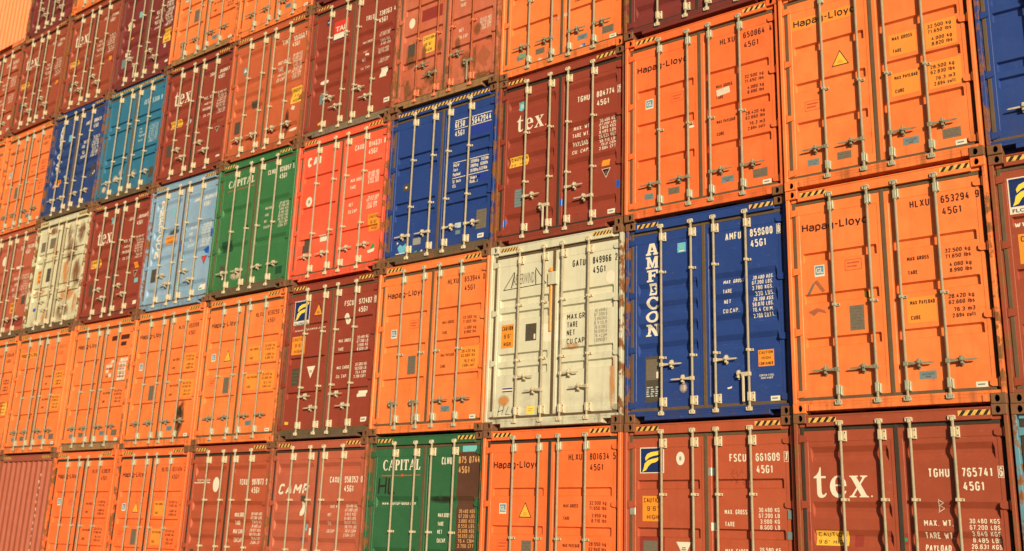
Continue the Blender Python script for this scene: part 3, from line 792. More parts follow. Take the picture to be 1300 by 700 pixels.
def post_mesh(left):
    mb = MB()
    if left:
        mb.box(0.0, 0.050, 0.118, 2.778, 0.004, 0.060, 0, 0.007)
        mb.box(0.0, 0.068, 0.118, 2.778, 0.060, 0.170)
    else:
        mb.box(2.392, 2.438, 0.118, 2.778, 0.004, 0.100, 0, 0.007)
        mb.box(2.370, 2.438, 0.118, 2.778, 0.100, 0.170)
    return mb.mesh('corner_post')

def header_mesh():
    mb = MB()
    mb.box(0.162, 2.276, 0.020, 0.160, 0.010, 0.130, 0, 0.004)
    mb.box(0.162, 2.276, 0.026, 0.040, 0.004, 0.010)
    mb.box(0.069, 0.162, 0.118, 0.160, 0.040, 0.130)
    mb.box(2.276, 2.369, 0.118, 0.160, 0.040, 0.130)
    return mb.mesh('door_header')

def sill_mesh(notch, tunnel=False):
    mb = MB()
    if tunnel:
        # the closed end's sill is cut out in the middle for a gooseneck trailer
        mb.box(0.050, 2.392, 2.742, 2.760, 0.012, 0.130)
        for a, b in ((0.162, 0.72), (1.718, 2.276)):
            mb.box(a, b, 2.760, 2.884, 0.012, 0.130, 0, 0.004)
        return mb.mesh('door_sill')
    mb.box(0.050, 2.392, 2.742, 2.778, 0.012, 0.0595, 0, 0.004)
    mb.box(0.069, 2.369, 2.742, 2.778, 0.0595, 0.130)
    mb.box(0.162, 2.276, 2.778, 2.808, 0.012, 0.130)
    if notch:
        mb.box(0.310, 2.128, 2.808, 2.868, 0.012, 0.130, 0, 0.004)
    else:
        mb.box(0.162, 2.276, 2.808, 2.868, 0.012, 0.130, 0, 0.004)
        for a, b in ((0.20, 0.245), (2.193, 2.238)):
            mb.box(a, b, 2.790, 2.868, 0.002, 0.012, 0, 0.002)
    return mb.mesh('door_sill')

def body_mesh():
    """floor, roof, far end and the corrugated side walls"""
    mb = MB()
    L, y = 12.03, 0.171
    prof = []
    p = 0.278
    while y + p < L:
        prof += [(y, 0.0), (y + 0.072, 0.0), (y + 0.14, 0.036), (y + 0.21, 0.036)]
        y += p
    prof.append((L, 0.0))
    for side in (0, 1):
        b = len(mb.v)
        for yy, d in prof:
            x = 0.012 + d if side == 0 else W - 0.012 - d
            mb.v += [(x, yy, 0.14), (x, yy, HC - 0.06)]
        for i in range(len(prof) - 1):
            mb.face((b + 2 * i, b + 2 * i + 2, b + 2 * i + 3, b + 2 * i + 1))
    mb.box(0.02, W - 0.02, 0.02, 0.06, 0.171, L)
    mb.box(0.03, W - 0.03, 2.74, 2.76, 0.171, L)
    mb.box(0.03, 0.75, 2.76, 2.87, 0.171, L)
    mb.box(1.69, W - 0.03, 2.76, 2.87, 0.171, L)
    mb.box(0.05, W - 0.05, 0.06, 2.74, L, L + 0.04)
    mb.box(0.05, W - 0.05, 0.06, 2.74, 0.172, 0.20)
    for a, c in ((0.0, 0.06), (W - 0.06, W)):
        mb.box(a, c, 0.0, 0.07, 0.179, 12.192)
        mb.box(a, c, 2.75, 2.89, 0.179, 12.192)
        mb.box(a, c, 0.07, 2.75, L, 12.192)
    return mb.mesh('body')

def casting_mesh(left, top):
    """corner block with a pierced front face"""
    mb = MB()
    u0, u1 = (0.0, 0.162) if left else (2.276, 2.438)
    v0, v1 = (0.0, 0.118) if top else (2.778, 2.896)
    uc, vc = (u0 + u1) / 2 + (0.012 if left else -0.012), (v0 + v1) / 2
    z = lambda v: HC - v
    n = 18
    hole = [(uc + 0.029 * math.cos(2 * math.pi * i / n), vc + 0.040 * math.sin(2 * math.pi * i / n)) for i in range(n)]
    e = 0.006
    outer = [(u0 + e, v0 + e), (u1 - e, v0 + e), (u1 - e, v1 - e), (u0 + e, v1 - e)]
    loops = [[Vector((a, b, 0)) for a, b in outer], [Vector((a, b, 0)) for a, b in hole]]
    b0 = len(mb.v)
    for lp in loops:
        for q in lp:
            mb.v.append((q.x, 0.0, z(q.y)))
    for t in tessellate_polygon(loops):
        mb.face([b0 + i for i in t])
    b1 = len(mb.v)
    for a, b in ((u0, v0), (u1, v0), (u1, v1), (u0, v1)):
        mb.v.append((a, e, z(b)))
    b2 = len(mb.v)
    for a, b in ((u0, v0), (u1, v0), (u1, v1), (u0, v1)):
        mb.v.append((a, 0.178, z(b)))
    for i in range(4):
        j = (i + 1) % 4
        mb.face((b0 + i, b0 + j, b1 + j, b1 + i))
        mb.face((b1 + i, b1 + j, b2 + j, b2 + i))
    mb.face((b2, b2 + 1, b2 + 2, b2 + 3))
    b3 = len(mb.v)
    for a, b in hole:
        mb.v.append((a, 0.03, z(b)))
    for i in range(n):
        j = (i + 1) % n
        mb.face((b0 + 4 + i, b0 + 4 + j, b3 + j, b3 + i), 0)
    b4 = len(mb.v)
    for a, b in hole:
        mb.v.append((uc + (a - uc) * 1.15, 0.13, z(vc + (b - vc) * 1.1)))
    for i in range(n):
        j = (i + 1) % n
        mb.face((b3 + i, b3 + j, b4 + j, b4 + i), 1)
    mb.face([b4 + i for i in range(n)], 1)
    return mb.mesh('corner_casting')

def stripe_mesh(u0, u1, n, v0=0.052, v1=0.112, slant=0.04):
    """hazard tape on the header rail: slanting bars on a light ground, thin but real"""
    mb = MB()
    y = 0.0085
    mb.box(u0, u1, v0, v1, y, 0.0101, 0)
    p = (u1 - u0) / n
    for i in range(n):
        a = u0 + i * p + 0.01
        w = p * 0.46
        pts = [(a + slant, v0 + 0.001), (min(a + slant + w, u1), v0 + 0.001), (min(a + w, u1), v1 - 0.001), (a, v1 - 0.001)]
        if pts[0][0] < u1:
            mb.prism(pts, y - 0.0012, y - 0.0002, 1)
    return mb.mesh('hazard_stripe')

def ribbed_end_mesh():
    mb = MB()
    n = 10
    u, p = 0.075, (W - 0.15) / n
    prof = []
    for i in range(n):
        prof += [(u, 0.03), (u + p * 0.27, 0.03), (u + p * 0.5, 0.075), (u + p * 0.77, 0.075)]
        u += p
    prof.append((W - 0.075, 0.03))
    for a, d in prof:
        mb.v += [(a, d, HC - 2.742), (a, d, HC - 0.16)]
    for i in range(len(prof) - 1):
        mb.face((2 * i, 2 * i + 2, 2 * i + 3, 2 * i + 1))
    return mb.mesh('end_panel')

# ------------------------------------------------------------------ ground
def plane(name, size, z, mat):
    me = bpy.data.meshes.new(name)
    s = size
    me.from_pydata([(-s, -s, z), (s, -s, z), (s, s, z), (-s, s, z)], [], [(0, 1, 2, 3)])
    o = bpy.data.objects.new(name, me)
    COL.objects.link(o)
    me.materials.append(mat)
    return o
gk = NB('asphalt')
gp = gk.n('ShaderNodeNewGeometry').outputs['Position']
gc = gk.mix(gk.noise(gp, 0.4, 6, 0.6), (0.045, 0.042, 0.038), (0.085, 0.078, 0.068))
gc = gk.mix(gk.math('MULTIPLY', gk.noise(gp, 90, 2), 0.5), gc, (0.12, 0.11, 0.10))
gk.l(gc, gk.b.inputs['Base Color'])
gk.b.inputs['Roughness'].default_value = 0.9
ground = plane('ground', 1200.0, -0.004, gk.m)
ground['kind'] = 'structure'

# ------------------------------------------------------------------ containers
PITCH_X, PITCH_Z = 2.46492, 2.9
GROUP = 'shipping containers stacked in the wall'
FIT_PAL = {'orange': ('rod', 'galv', 'bolt')}

SETBACK = {(1, 1): .045, (0, 1): -.03, (0, 2): -.04, (1, 2): .0, (2, 2): .045, (1, 0): .03, (0, 0): -.03, (2, 3): .03, (1, 3): -.03,
           (2, 1): .0, (-1, 1): .03, (-1, 0): .02, (3, 1): -.02, (3, 2): .02, (4, 2): -.01, (4, 1): .03}
class Box:
    """one container: an Empty with frame, body, castings, stripes and two doors"""
    def __init__(s, col, row, key, label, style='step', handles='level', notch=True, stripe=('stripeyellow', 'black', 'ends', 4),
                 fit='cream', casting=None, gasket='gasket', drop=(), ribbed=False, post=None, frame_key=None, hand=None, sill=None):
        s.key, s.st = key, STY[style]
        rnd = random.Random(col * 31 + row * 7 + 3)
        e = bpy.data.objects.new('shipping_container', None)
        COL.objects.link(e)
        e.empty_display_size = 0.3
        e.location = (-(col + 1) * PITCH_X + 0.0135 + rnd.uniform(-0.006, 0.006), SETBACK.get((col, row), rnd.uniform(-0.035, 0.035)), row * PITCH_Z)
        e['label'] = label
        e['category'] = 'container'
        e['group'] = GROUP
        s.e = e
        dm, fm = PAINT[key][0], PAINT[key][3]
        if frame_key:
            fm = PAINT[frame_key][2]
        rp = 0.25 if 'orange' in key and key != 'orange red' else 0.7
        for left in (True, False):
            rusty = (rnd.random() < rp) if post is None else post[0 if left else 1]
            link('corner_post', cached(('post', left), lambda: post_mesh(left)), e, [PAINT[key][2] if rusty else PAINT[key][1]])
        link('door_header', cached('header', header_mesh), e, [PAINT[key][1]])
        link('door_sill', cached(('sill', notch, ribbed), lambda: sill_mesh(notch, ribbed)), e, [PAINT[sill][3] if sill else fm])
        link('body', cached('body', body_mesh), e, [fm])
        for left in (True, False):
            for top in (True, False):
                rusty = rnd.random() < 0.62 if casting is None else casting
                link('corner_casting', cached(('cast', left, top), lambda: casting_mesh(left, top)), e,
                     [M['casting'] if rusty else fm, M['hole']])
        if stripe:
            a, b, mode, n = stripe
            if mode == 'ends':
                spans = ((0.195, 0.535, n), (1.925, 2.262, n))
            else:
                spans = ((0.175, 2.265, n),)
            for u0, u1, k in spans:
                link('hazard_stripe', cached(('stripe', u0, k), lambda: stripe_mesh(u0, u1, k)), e, [M[a], M[b]])
        s.doors = {}
        if ribbed:
            s.panel = link('end_panel', cached('endpanel', ribbed_end_mesh), e, [dm])
            return
        for side in 'LR':
            d = link('door', cached(('leaf', side, style), lambda: leaf_mesh(side, STY[style])), e, [dm])
            s.doors[side] = d
            link('gasket', cached(('gasket', side), lambda: gasket_mesh(side)), d, [M[gasket]])
            pal = {'cream': ('rod', 'fit', 'bolt'), 'galv': ('rodgalv', 'galv', 'bolt'), 'coral': ('coralrod', 'coralrod', 'bolt')}[fit]
            for k, u in enumerate(RODS[side]):
                gd = s.st['guides']
                link('locking_bar', cached(('bar', u, gd, fit == 'galv'), lambda: bar_mesh(u, gd, fit == 'galv')), d, [M[x] for x in pal])
                if handles == 'level':
                    v, dr = 2.38, (-1 if side == 'L' else 1)
                else:
                    dr = 1 if k == 0 else -1
                    v = (2.12 if k == 0 else 2.335) if side == 'L' else (2.12 if k == 0 else 2.335)
                dp = (side, k) in drop
                link('handle', cached(('handle', u, v, dr, dp), lambda: handle_mesh(u, v, dr, dp)), d,
                     [M[hand or ('handgalv' if fit != 'cream' else 'handle')]])
            for v in (0.30, 1.085, 1.875, 2.655):
                link('hinge', cached(('hinge', side, v), lambda: hinge_mesh(side, v)), d, [fm])
    def mark(s, name, u=None):
        return Mark()
    def put(s, side, name, mk):
        return mk.build(name, s.doors[side], s.st)

def jit(rng, a=0.012):
    return rng.uniform(-a, a)

# --- lettering templates -------------------------------------------------
def number(b, prefix, num, check, ink, v=0.48, h=0.092, boxed=False, code='45G1', u=(1.545, 1.775, 1.905, 2.225)):
    mk = Mark()
    mk.text(prefix, u[0], u[1], v, h, ink)
    mk.text(num, u[2], u[3], v, h, ink)
    if code:
        mk.text(code, u[2] + 0.005, u[2] + 0.225, v + 0.15, h, ink)
    b.put('R', 'number_lettering', mk)
    if check:
        ck = Mark()
        if boxed:
            ck.frame(2.279, v - h - 0.014, 2.340, v + 0.014, 0.006, ink)
            ck.text(check, 2.289, 2.329, v, h, ink)
        else:
            ck.text(check, 2.290, 2.334, v, h, ink)
        b.put('R', 'check_digit', ck)

def weights(b, names, values, ink, v_names, h_n, v_vals, h_v, un=(1.465, 1.76), uv=(1.915, 2.20), shear=0.0):
    mk = Mark()
    for t, v in zip(names, v_names):
        w = min(1.0, len(t) / 9.0) * (un[1] - un[0])
        mk.text(t, un[0], un[0] + w, v, h_n, ink, shear=shear)
    b.put('R', 'weight_label', mk)
    if not values:
        return
    mk = Mark()
    for t, v in zip(values, v_vals):
        w = (uv[1] - uv[0])
        off = max(0, 10 - len(t)) * 0.016
        mk.text(t, uv[0] + off, uv[1], v, h_v, ink, shear=shear)
    b.put('R', 'weight_figures', mk)

def caution(b, side, u0, v0, u1, v1, lines, film='stickorange', sizes=None, name='caution_sticker'):
    mk = Mark().rect(u0, v0, u1, v1, film)
    n = len(lines)
    for i, t in enumerate(lines):
        vb = v0 + (v1 - v0) * (i + 0.78) / n
        w = min(0.86, 0.14 * len(t)) * (u1 - u0)
        c = (u0 + u1) / 2
        mk.text(t, c - w / 2, c + w / 2, vb, (v1 - v0) / n * 0.56, 'black', 1)
    b.put(side, name, mk)

def plate(b, side, u0, v0, u1, v1, key='plate', name='data_plate', tilt=0.0, lines=0, ink='black', text=None):
    mk = Mark().rect(u0, v0, u1, v1, key, 0, tilt)
    if text:
        mk.text(text, u0 + (u1 - u0) * 0.15, u1 - (u1 - u0) * 0.15, v0 + (v1 - v0) * 0.55, (v1 - v0) * 0.28, ink, 1, bold=False)
        mk.rect(u0 + (u1 - u0) * 0.35, v0 + (v1 - v0) * 0.70, u0 + (u1 - u0) * 0.65, v0 + (v1 - v0) * 0.78, ink, 1)
    for i in range(lines):
        vv = v0 + (v1 - v0) * (i + 1) / (lines + 1)
        mk.rect(u0 + 0.018, vv, u0 + (u1 - u0) * (0.45, 0.3, 0.6)[i % 3], vv + 0.004, 'darkplate' if key == 'plate' else ink, 1)
        mk.rect(u0 + (u1 - u0) * (0.55, 0.42, 0.68)[i % 3], vv + 0.002, u1 - 0.02 - 0.02 * (i % 2), vv + 0.006, 'darkplate' if key == 'plate' else ink, 1)
    b.put(side, name, mk)

def white_label(b, u=2.13, v=2.635, w=0.125, h=0.062):
    mk = Mark().rect(u, v, u + w, v + h, 'white')
    mk.rect(u + 0.02, v + h * 0.35, u + w - 0.03, v + h * 0.62, 'bluegrey', 1)
    b.put('R', 'white_label', mk)

def triangle(b, side, u, v, w, h, film='yellow', rim='maroonink', down=False):
    mk = Mark()
    s = -1 if down else 1
    v1 = v + h
    out = [(u - w / 2, v1), (u + w / 2, v1), (u, v)] if not down else [(u - w / 2, v), (u + w / 2, v), (u, v1)]
    cx, cyy = sum(p[0] for p in out) / 3, sum(p[1] for p in out) / 3
    mk.poly(out, rim)
    mk.poly([(cx + (p[0] - cx) * 0.84, cyy + (p[1] - cyy) * 0.84) for p in out], film, 1)
    mk.rect(u - w * 0.12, cyy + 0.0, u + w * 0.12, cyy + 0.014, 'stickorange' if film == 'yellow' else 'plate', 2)
    mk.rect(u - w * 0.16, cyy + 0.025, u + w * 0.16, cyy + 0.039, 'stickorange' if film == 'yellow' else 'plate', 2)
    b.put(side, 'warning_triangle' if film == 'yellow' else 'triangle_sticker', mk)

def class_mark(b, u, v, s=0.13, worn=False):
    mk = Mark().rect(u, v, u + s, v + s * 1.15, 'white')
    mk.rect(u + 0.012, v + 0.012, u + s - 0.012, v + s * 0.95, 'emblemblue', 1)
    mk.type('GL', u + 0.02, u + s - 0.02, v + s * 0.80, s * 0.55, 'white', 2)
    b.put('L', 'class_emblem', mk)

def orange_box(col, row, num, check, label, key='orange', ink='maroonink', tink='brownink', tri=False, data='big', patches=None,
               gl=(0.32, 1.0), outline=(0.74, 1.0), vals=None, namepatch=False, prefix='HLXU', inkname='maroonink', **kw):
    kw.setdefault('notch', False)
    kw.setdefault('fit', 'galv')
    kw.setdefault('casting', None)
    b = Box(col, row, key, label, 'step', 'level', **kw)
    mk = Mark()
    if namepatch:
        mk.rect(0.16, 0.455, 1.03, 0.615, 'amber')
    mk.text('Hapag-Lloyd', 0.19, 1.03, 0.57, 0.106, inkname, 1, weight=0.165, gap=0.075)
    b.put('L', 'name_lettering', mk)
    if num:
        number(b, prefix, num, check, ink)
    if patches:
        for i, (u0, v0, u1, v1) in enumerate(((1.43, 1.05, 1.765, 1.345), (1.875, 1.01, 2.245, 1.37), (1.43, 1.585, 1.765, 1.895), (1.875, 1.55, 2.265, 1.91))):
            if i in patches:
                b.put('R', 'paint_patch', Mark().rect(u0, v0, u1, v1, 'amber'))
    vals = vals or ('32.500 kg', '71.650 lbs', '4.080 kg', '8.990 lbs', '28.420 kg', '62.660 lbs', '76.3 m3', '2.694 cuft')
    mk = Mark()
    for t, v, w in (('MAX GROSS', 1.135, 0.25), ('TARE', 1.305, 0.11), ('MAX PAYLOAD', 1.675, 0.28), ('CUBE', 1.855, 0.11)):
        mk.text(t, 1.475, 1.475 + w, v, 0.048, tink, 2)
    b.put('R', 'weight_label', mk)
    mk = Mark()
    for t, v, o in zip(vals, (1.095, 1.165, 1.265, 1.335, 1.645, 1.715, 1.805, 1.875), (0, 0, 0.04, 0.04, 0, 0, 0.05, 0.03)):
        mk.text(t, 1.91 + o, 2.19, v, 0.048, tink, 2)
    b.put('R', 'weight_figures', mk)
    if gl:
        class_mark(b, *gl)
    if outline:
        u, v = outline
        mk = Mark().frame(u, v, u + 0.21, v + 0.14, 0.007, 'redink')
        mk.rect(u + 0.03, v + 0.035, u + 0.18, v + 0.055, 'redink').rect(u + 0.03, v + 0.08, u + 0.15, v + 0.10, 'redink')
        b.put('L', 'outline_mark', mk)
    if tri:
        triangle(b, 'L', 0.80, 1.06, 0.23, 0.22)
    if data == 'big':
        plate(b, 'L', 0.75, 1.60, 0.925, 1.91, 'plate', lines=7)
        plate(b, 'R', 1.525, 2.47, 1.715, 2.565, 'bluegrey', 'small_plate', text='ACEP')
    elif data == 'small':
        plate(b, 'L', 0.31, 2.50, 0.46, 2.59, 'bluegrey', 'small_plate', lines=2)
        plate(b, 'L', 0.70, 2.48, 0.88, 2.58, 'plate', 'small_plate', lines=2)
        plate(b, 'R', 1.525, 2.47, 1.715, 2.565, 'bluegrey', 'small_plate', text='ACEP')
        plate(b, 'R', 1.99, 2.46, 2.20, 2.585, 'plate', 'data_plate', lines=3)
    white_label(b)
    return b

TEXNAMES = ('MAX. WT.', 'TARE WT.', 'PAYLOAD', 'CU. CAP.')
TEXVALS = ('30.480 KGS', '67.200 LBS', '3.849 KGS', '8.485 LBS', '26.631 KGS', '58.715 LBS', '76.0 CBM', '2.684 CFT')

def tex_box(col, row, num, check, label, key='brick red', logo=(0.21, 0.865, 1.0, 0.25), ink='white', numv=0.78, dot=True, prefix='TGHU', sticker=(0.21, 1.385, 0.60, 1.555), wv=1.315, **kw):
    kw.setdefault('fit', 'cream')
    kw.setdefault('gasket', 'gasketdark')
    b = Box(col, row, key, label, 'wave', 'stagger', **kw)
    u0, u1, v, h = logo
    mk = Mark().serif('tex', u0, u1, v, h, ink, 0, 0.16)
    if dot:
        mk.oval(u1 + 0.035, v - 0.012, 0.010, 0.010, ink, 0, 10)
    b.put('L', 'logo_lettering', mk)
    number(b, prefix, num, check, ink, numv, 0.098, True)
    weights(b, TEXNAMES, TEXVALS, ink, [wv + 0.135 * i for i in range(4)], 0.068,
            [wv - 0.035 + 0.0675 * i for i in range(8)], 0.050, (1.465, 1.815), (1.945, 2.255))
    if sticker:
        caution(b, 'L', *sticker, ("CAUTION", "9'6\" HIGH"), 'yellow')
    return b

def florens_logo(b, u0, v0, u1, v1, strip=False):
    w, h = u1 - u0, v1 - v0
    mk = Mark().rect(u0, v0, u1, v1 + (0.075 if strip else 0), 'white')
    mk.rect(u0 + 0.015, v0 + 0.015, u1 - 0.015, v1 - 0.012, 'navy', 1)
    P = lambda pts: [(u0 + a * w, v0 + c * h) for a, c in pts]
    mk.poly(P([(0.94, 0.06), (0.90, 0.20), (0.78, 0.30), (0.55, 0.34), (0.38, 0.40), (0.24, 0.52), (0.22, 0.40), (0.30, 0.26), (0.46, 0.19), (0.72, 0.16)]), 'logoyellow', 2)
    mk.poly(P([(0.84, 0.36), (0.78, 0.50), (0.66, 0.58), (0.48, 0.62), (0.36, 0.72), (0.26, 0.88), (0.10, 0.95), (0.16, 0.80), (0.20, 0.62), (0.34, 0.50), (0.52, 0.45), (0.70, 0.42)]), 'logoyellow', 2)
    if strip:
        mk.type('FLORENS', u0 + 0.03, u1 - 0.03, v1 + 0.058, 0.045, 'navy', 1)
    b.put('L', 'logo_sign', mk)

def slab_column(b, u0, u1, v0, v1, ink='white'):
    word = 'AMFICON'
    g = 0.024
    h = (v1 - v0 + g) / len(word)
    mk = Mark()
    for i, c in enumerate(word):
        mk.slab(c, u0, v0 + i * h, u1, v0 + (i + 1) * h - g, ink)
    b.put('L', 'logo_lettering', mk)

def blob(b, side, u, v, ru, rv, key, name='stain', seed=0):
    rng = random.Random(seed + int(u * 100) + int(v * 100))
    n = 18
    pts = []
    for i in range(n):
        a = 2 * math.pi * i / n
        k = rng.uniform(0.9, 1.05)
        pts.append((u + ru * k * math.cos(a), v + rv * k * math.sin(a)))
    b.put(side, name, Mark().poly(pts, key, 2))

def scrap(b, side, u0, v0, u1, v1, key, name='sticker', tilt=0.0, layer=0):
    b.put(side, name, Mark().rect(u0, v0, u1, v1, key, layer, tilt))

# ================================================================== ROW 1 (at the ground)
STRIPE_FULL = ('stripeyellow', 'black', 'full', 26)
b = Box(-1, 0, 'turquoise', 'turquoise container barely visible at the bottom right corner', 'step', gasket='gasketdark')

b = tex_box(0, 0, '765741', '6', 'brick red container with the largest white lowercase word and number 765741', casting=True)
mk = Mark().line([(1.64, 1.02), (1.63, 1.16)], 0.007, 'dimwhite').line([(1.635, 1.03), (1.69, 1.06), (1.64, 1.09), (1.69, 1.12), (1.62, 1.165)], 0.007, 'dimwhite')
b.put('R', 'chalk_mark', mk)
scrap(b, 'L', 0.67, 1.43, 0.77, 1.56, 'patchred', 'paint_patch')
scrap(b, 'L', 0.13, 1.17, 0.165, 1.50, 'patchred', 'paint_patch')
mk = Mark().rect(1.19, 1.40, 1.30, 1.52, 'patchred').oval(1.25, 1.47, 0.028, 0.022, 'green', 1)
b.put('R', 'green_seal', mk)

def fsc(col, row, num, check, label, key, names=True, **kw):
    kw.setdefault('gasket', 'gasket')
    b = Box(col, row, key, label, 'stepf', 'stagger', **kw)
    number(b, 'FSCU', num, check, 'white', 0.55, 0.100, kw.get('gasket') == 'gasket')
    weights(b, ('MAX. GROSS', 'TARE', 'MAX. CARGO', 'CU. CAP.'),
            ('30.480 KG', '67.200 LB', '3.900 KG', '8.600 LB', '26.580 KG', '58.600 LB', '76.4 CUM', '2.700 CUFT'), 'white',
            (1.205, 1.355, 1.685, 1.84), 0.058, (1.175, 1.245, 1.315, 1.385, 1.655, 1.725, 1.795, 1.865), 0.052, (1.465, 1.77), (1.91, 2.20))
    return b

b = fsc(1, 0, '661609', '7', 'orange-red container numbered 661609 below the blue container with stacked white letters', 'orange red', casting=True)
florens_logo(b, 0.225, 0.33, 0.595, 0.675)
b.put('L', 'oval_sticker', Mark().oval(0.84, 0.49, 0.062, 0.088, 'white').oval(0.84, 0.49, 0.018, 0.03, 'silver', 1))
caution(b, 'L', 0.265, 0.975, 0.575, 1.305, ('CAUTION', "9'6\"", 'HIGH'))
b.put('L', 'data_plate', Mark().rect(0.225, 1.50, 0.60, 1.90, 'patchred').rect(0.28, 1.555, 0.49, 1.86, 'plate', 1))
triangle(b, 'L', 0.88, 1.56, 0.22, 0.20, 'white', 'white', True)
scrap(b, 'R', 1.245, 0.62, 1.365, 0.72, 'silver', 'tape', 0.05)
scrap(b, 'L', 0.075, 1.13, 0.165, 1.22, 'silver', 'tape', 0.0, 5)
scrap(b, 'R', 1.275, 1.31, 1.345, 1.41, 'white', 'white_sticker')
scrap(b, 'R', 2.31, 1.15, 2.36, 1.26, 'bluegrey', 'tape', 0, 5)
scrap(b, 'R', 2.29, 1.41, 2.36, 1.50, 'bluegrey', 'tape', 0, 5)
mk = Mark()
rr = random.Random(4)
for i in range(16):
    u, v = 1.56 + rr.random() * 0.17, 0.63 + rr.random() * 0.22
    mk.line([(u, v), (u + rr.uniform(-0.04, 0.05), v + rr.uniform(0.0, 0.06))], 0.006, 'patchred')
b.put('R', 'scratch_mark', mk)

orange_box(2, 0, '801634', '5', 'deep orange container with yellow triangle and number 801634 below the cream container', 'deep orange', tri=True,
           gl=(0.325, 1.08), outline=(0.30, 1.60), vals=('32.500 kg', '71.650 lbs', '3.950 kg', '8.710 lbs', '28.550 kg', '62.940 lbs', '76.3 m3', '2.694 cuft'),
           tink='brownink', gasket='gasketdark')

b = Box(3, 0, 'green', 'dark green container with a brown patched right edge and number 8750744', 'wave2', 'stagger', fit='cream', casting=True)
b.put('L', 'name_lettering', Mark().serif('CAPITAL', 0.30, 1.13, 0.555, 0.165, 'white'))
b.put('L', 'red_line', Mark().rect(0.28, 0.635, 1.14, 0.648, 'redink').oval(0.74, 0.64, 0.03, 0.022, 'redink', 1))
b.put('L', 'graffiti', Mark().line([(0.24, 0.68), (0.23, 0.93)], 0.034, 'black').line([(0.25, 0.81), (0.38, 0.80)], 0.034, 'black', 1).line([(0.39, 0.67), (0.385, 0.93)], 0.034, 'black').line([(0.46, 0.68), (0.455, 0.925)], 0.034, 'black', 1).line([(0.455, 0.925), (0.59, 0.92)], 0.034, 'black'))
b.put('L', 'web_lettering', Mark().text('www.capital-lease.com', 0.30, 1.04, 1.105, 0.055, 'white'))
b.put('R', 'paint_patch', Mark().poly([(1.93, 0.30), (2.33, 0.31), (2.35, 0.34), (2.34, 0.98), (2.29, 1.02), (2.28, 1.18), (2.31, 1.22), (2.30, 2.05), (1.92, 2.05), (1.92, 1.0), (1.90, 0.96)], 'patchbrown'))
b.put('R', 'number_lettering', Mark().text('CLHU', 1.575, 1.79, 0.485, 0.115, 'white').text('875 0744', 1.925, 2.35, 0.475, 0.105, 'gold', 1).text('45G1', 1.93, 2.15, 0.625, 0.105, 'gold', 1))
mk = Mark()
for t, v, w in (('MAX.GROSS', 1.29, 0.27), ('TARE', 1.42, 0.12), ('NET', 1.54, 0.10), ('CU.CAP.', 1.67, 0.18)):
    mk.text(t, 1.555, 1.555 + w, v, 0.062, 'white')
for i, t in enumerate(('30.480 KGS', '67.200 LBS', '3.880 KGS', '8.550 LBS', '26.600 KGS', '58.650 LBS', '76.4 CBM', '2.700 CFT')):
    mk.text(t, 1.975, 2.29, 1.225 + 0.073 * i, 0.055, 'gold', 1)
b.put('R', 'weight_table', mk)
scrap(b, 'R', 2.00, 0.205, 2.28, 0.30, 'cyan', 'paint_patch')
blob(b, 'R', 1.62, 1.02, 0.30, 0.06, 'soot')

b = Box(4, 0, 'faded red', 'faded red container with slanted white capital letters, number 958352', 'wave', 'stagger', gasket='gasketdark', casting=True)
b.put('L', 'logo_lettering', Mark().text('CAMP', 0.23, 1.00, 0.935, 0.185, 'white', shear=0.22, weight=0.2))
number(b, 'CAXU', '958352', '0', 'white', 0.745, 0.105)
weights(b, ('TARE WT.', 'NET', 'CU.', 'CU.CAP'), TEXVALS, 'dimwhite', (1.165, 1.30, 1.44, 1.57), 0.055, [1.15 + 0.068 * i for i in range(8)], 0.05, (1.555, 1.81), (1.95, 2.24), 0.08)
b.put('L', 'half_disc', Mark().poly(arc(0.88, 1.18, 0.10, 0.12, -90, 110, 12) + [(0.85, 1.20)], 'white'))
scrap(b, 'L', 0.84, 0.955, 0.96, 1.05, 'darkplate', 'grease_mark')
scrap(b, 'L', 0.92, 1.66, 0.99, 1.75, 'tape', 'tape')
scrap(b, 'L', 1.00, 1.44, 1.04, 1.55, 'skyblue', 'tape')
scrap(b, 'L', 1.12, 1.50, 1.17, 1.62, 'white', 'white_sticker')

b = Box(5, 0, 'orange red', 'orange-red container with a plain white oval, number 987873', 'wave', 'stagger', gasket='gasketdark', casting=True)
b.put('L', 'logo_lettering', Mark().text('TEXTAINER', 0.25, 0.66, 0.685, 0.045, 'white').rect(0.17, 0.70, 0.66, 0.715, 'white'))
b.put('L', 'oval_sticker', Mark().oval(0.85, 0.745, 0.095, 0.14, 'white'))
number(b, 'TCKU', '987873', '9', 'white', 0.76, 0.11)
weights(b, ('MAX.GROSS', 'TARE', 'MAX CARGO', 'CU.CAP.'), TEXVALS, 'white', (1.335, 1.48, 1.63, 1.78), 0.08, [1.30 + 0.072 * i for i in range(8)], 0.052, (1.50, 1.83), (1.965, 2.27), 0.1)
caution(b, 'R', 1.99, 1.98, 2.26, 2.16, ('CAUTION',), 'yellow')
b.put('L', 'grease_mark', Mark().oval(0.32, 2.03, 0.10, 0.10, 'darkplate'))

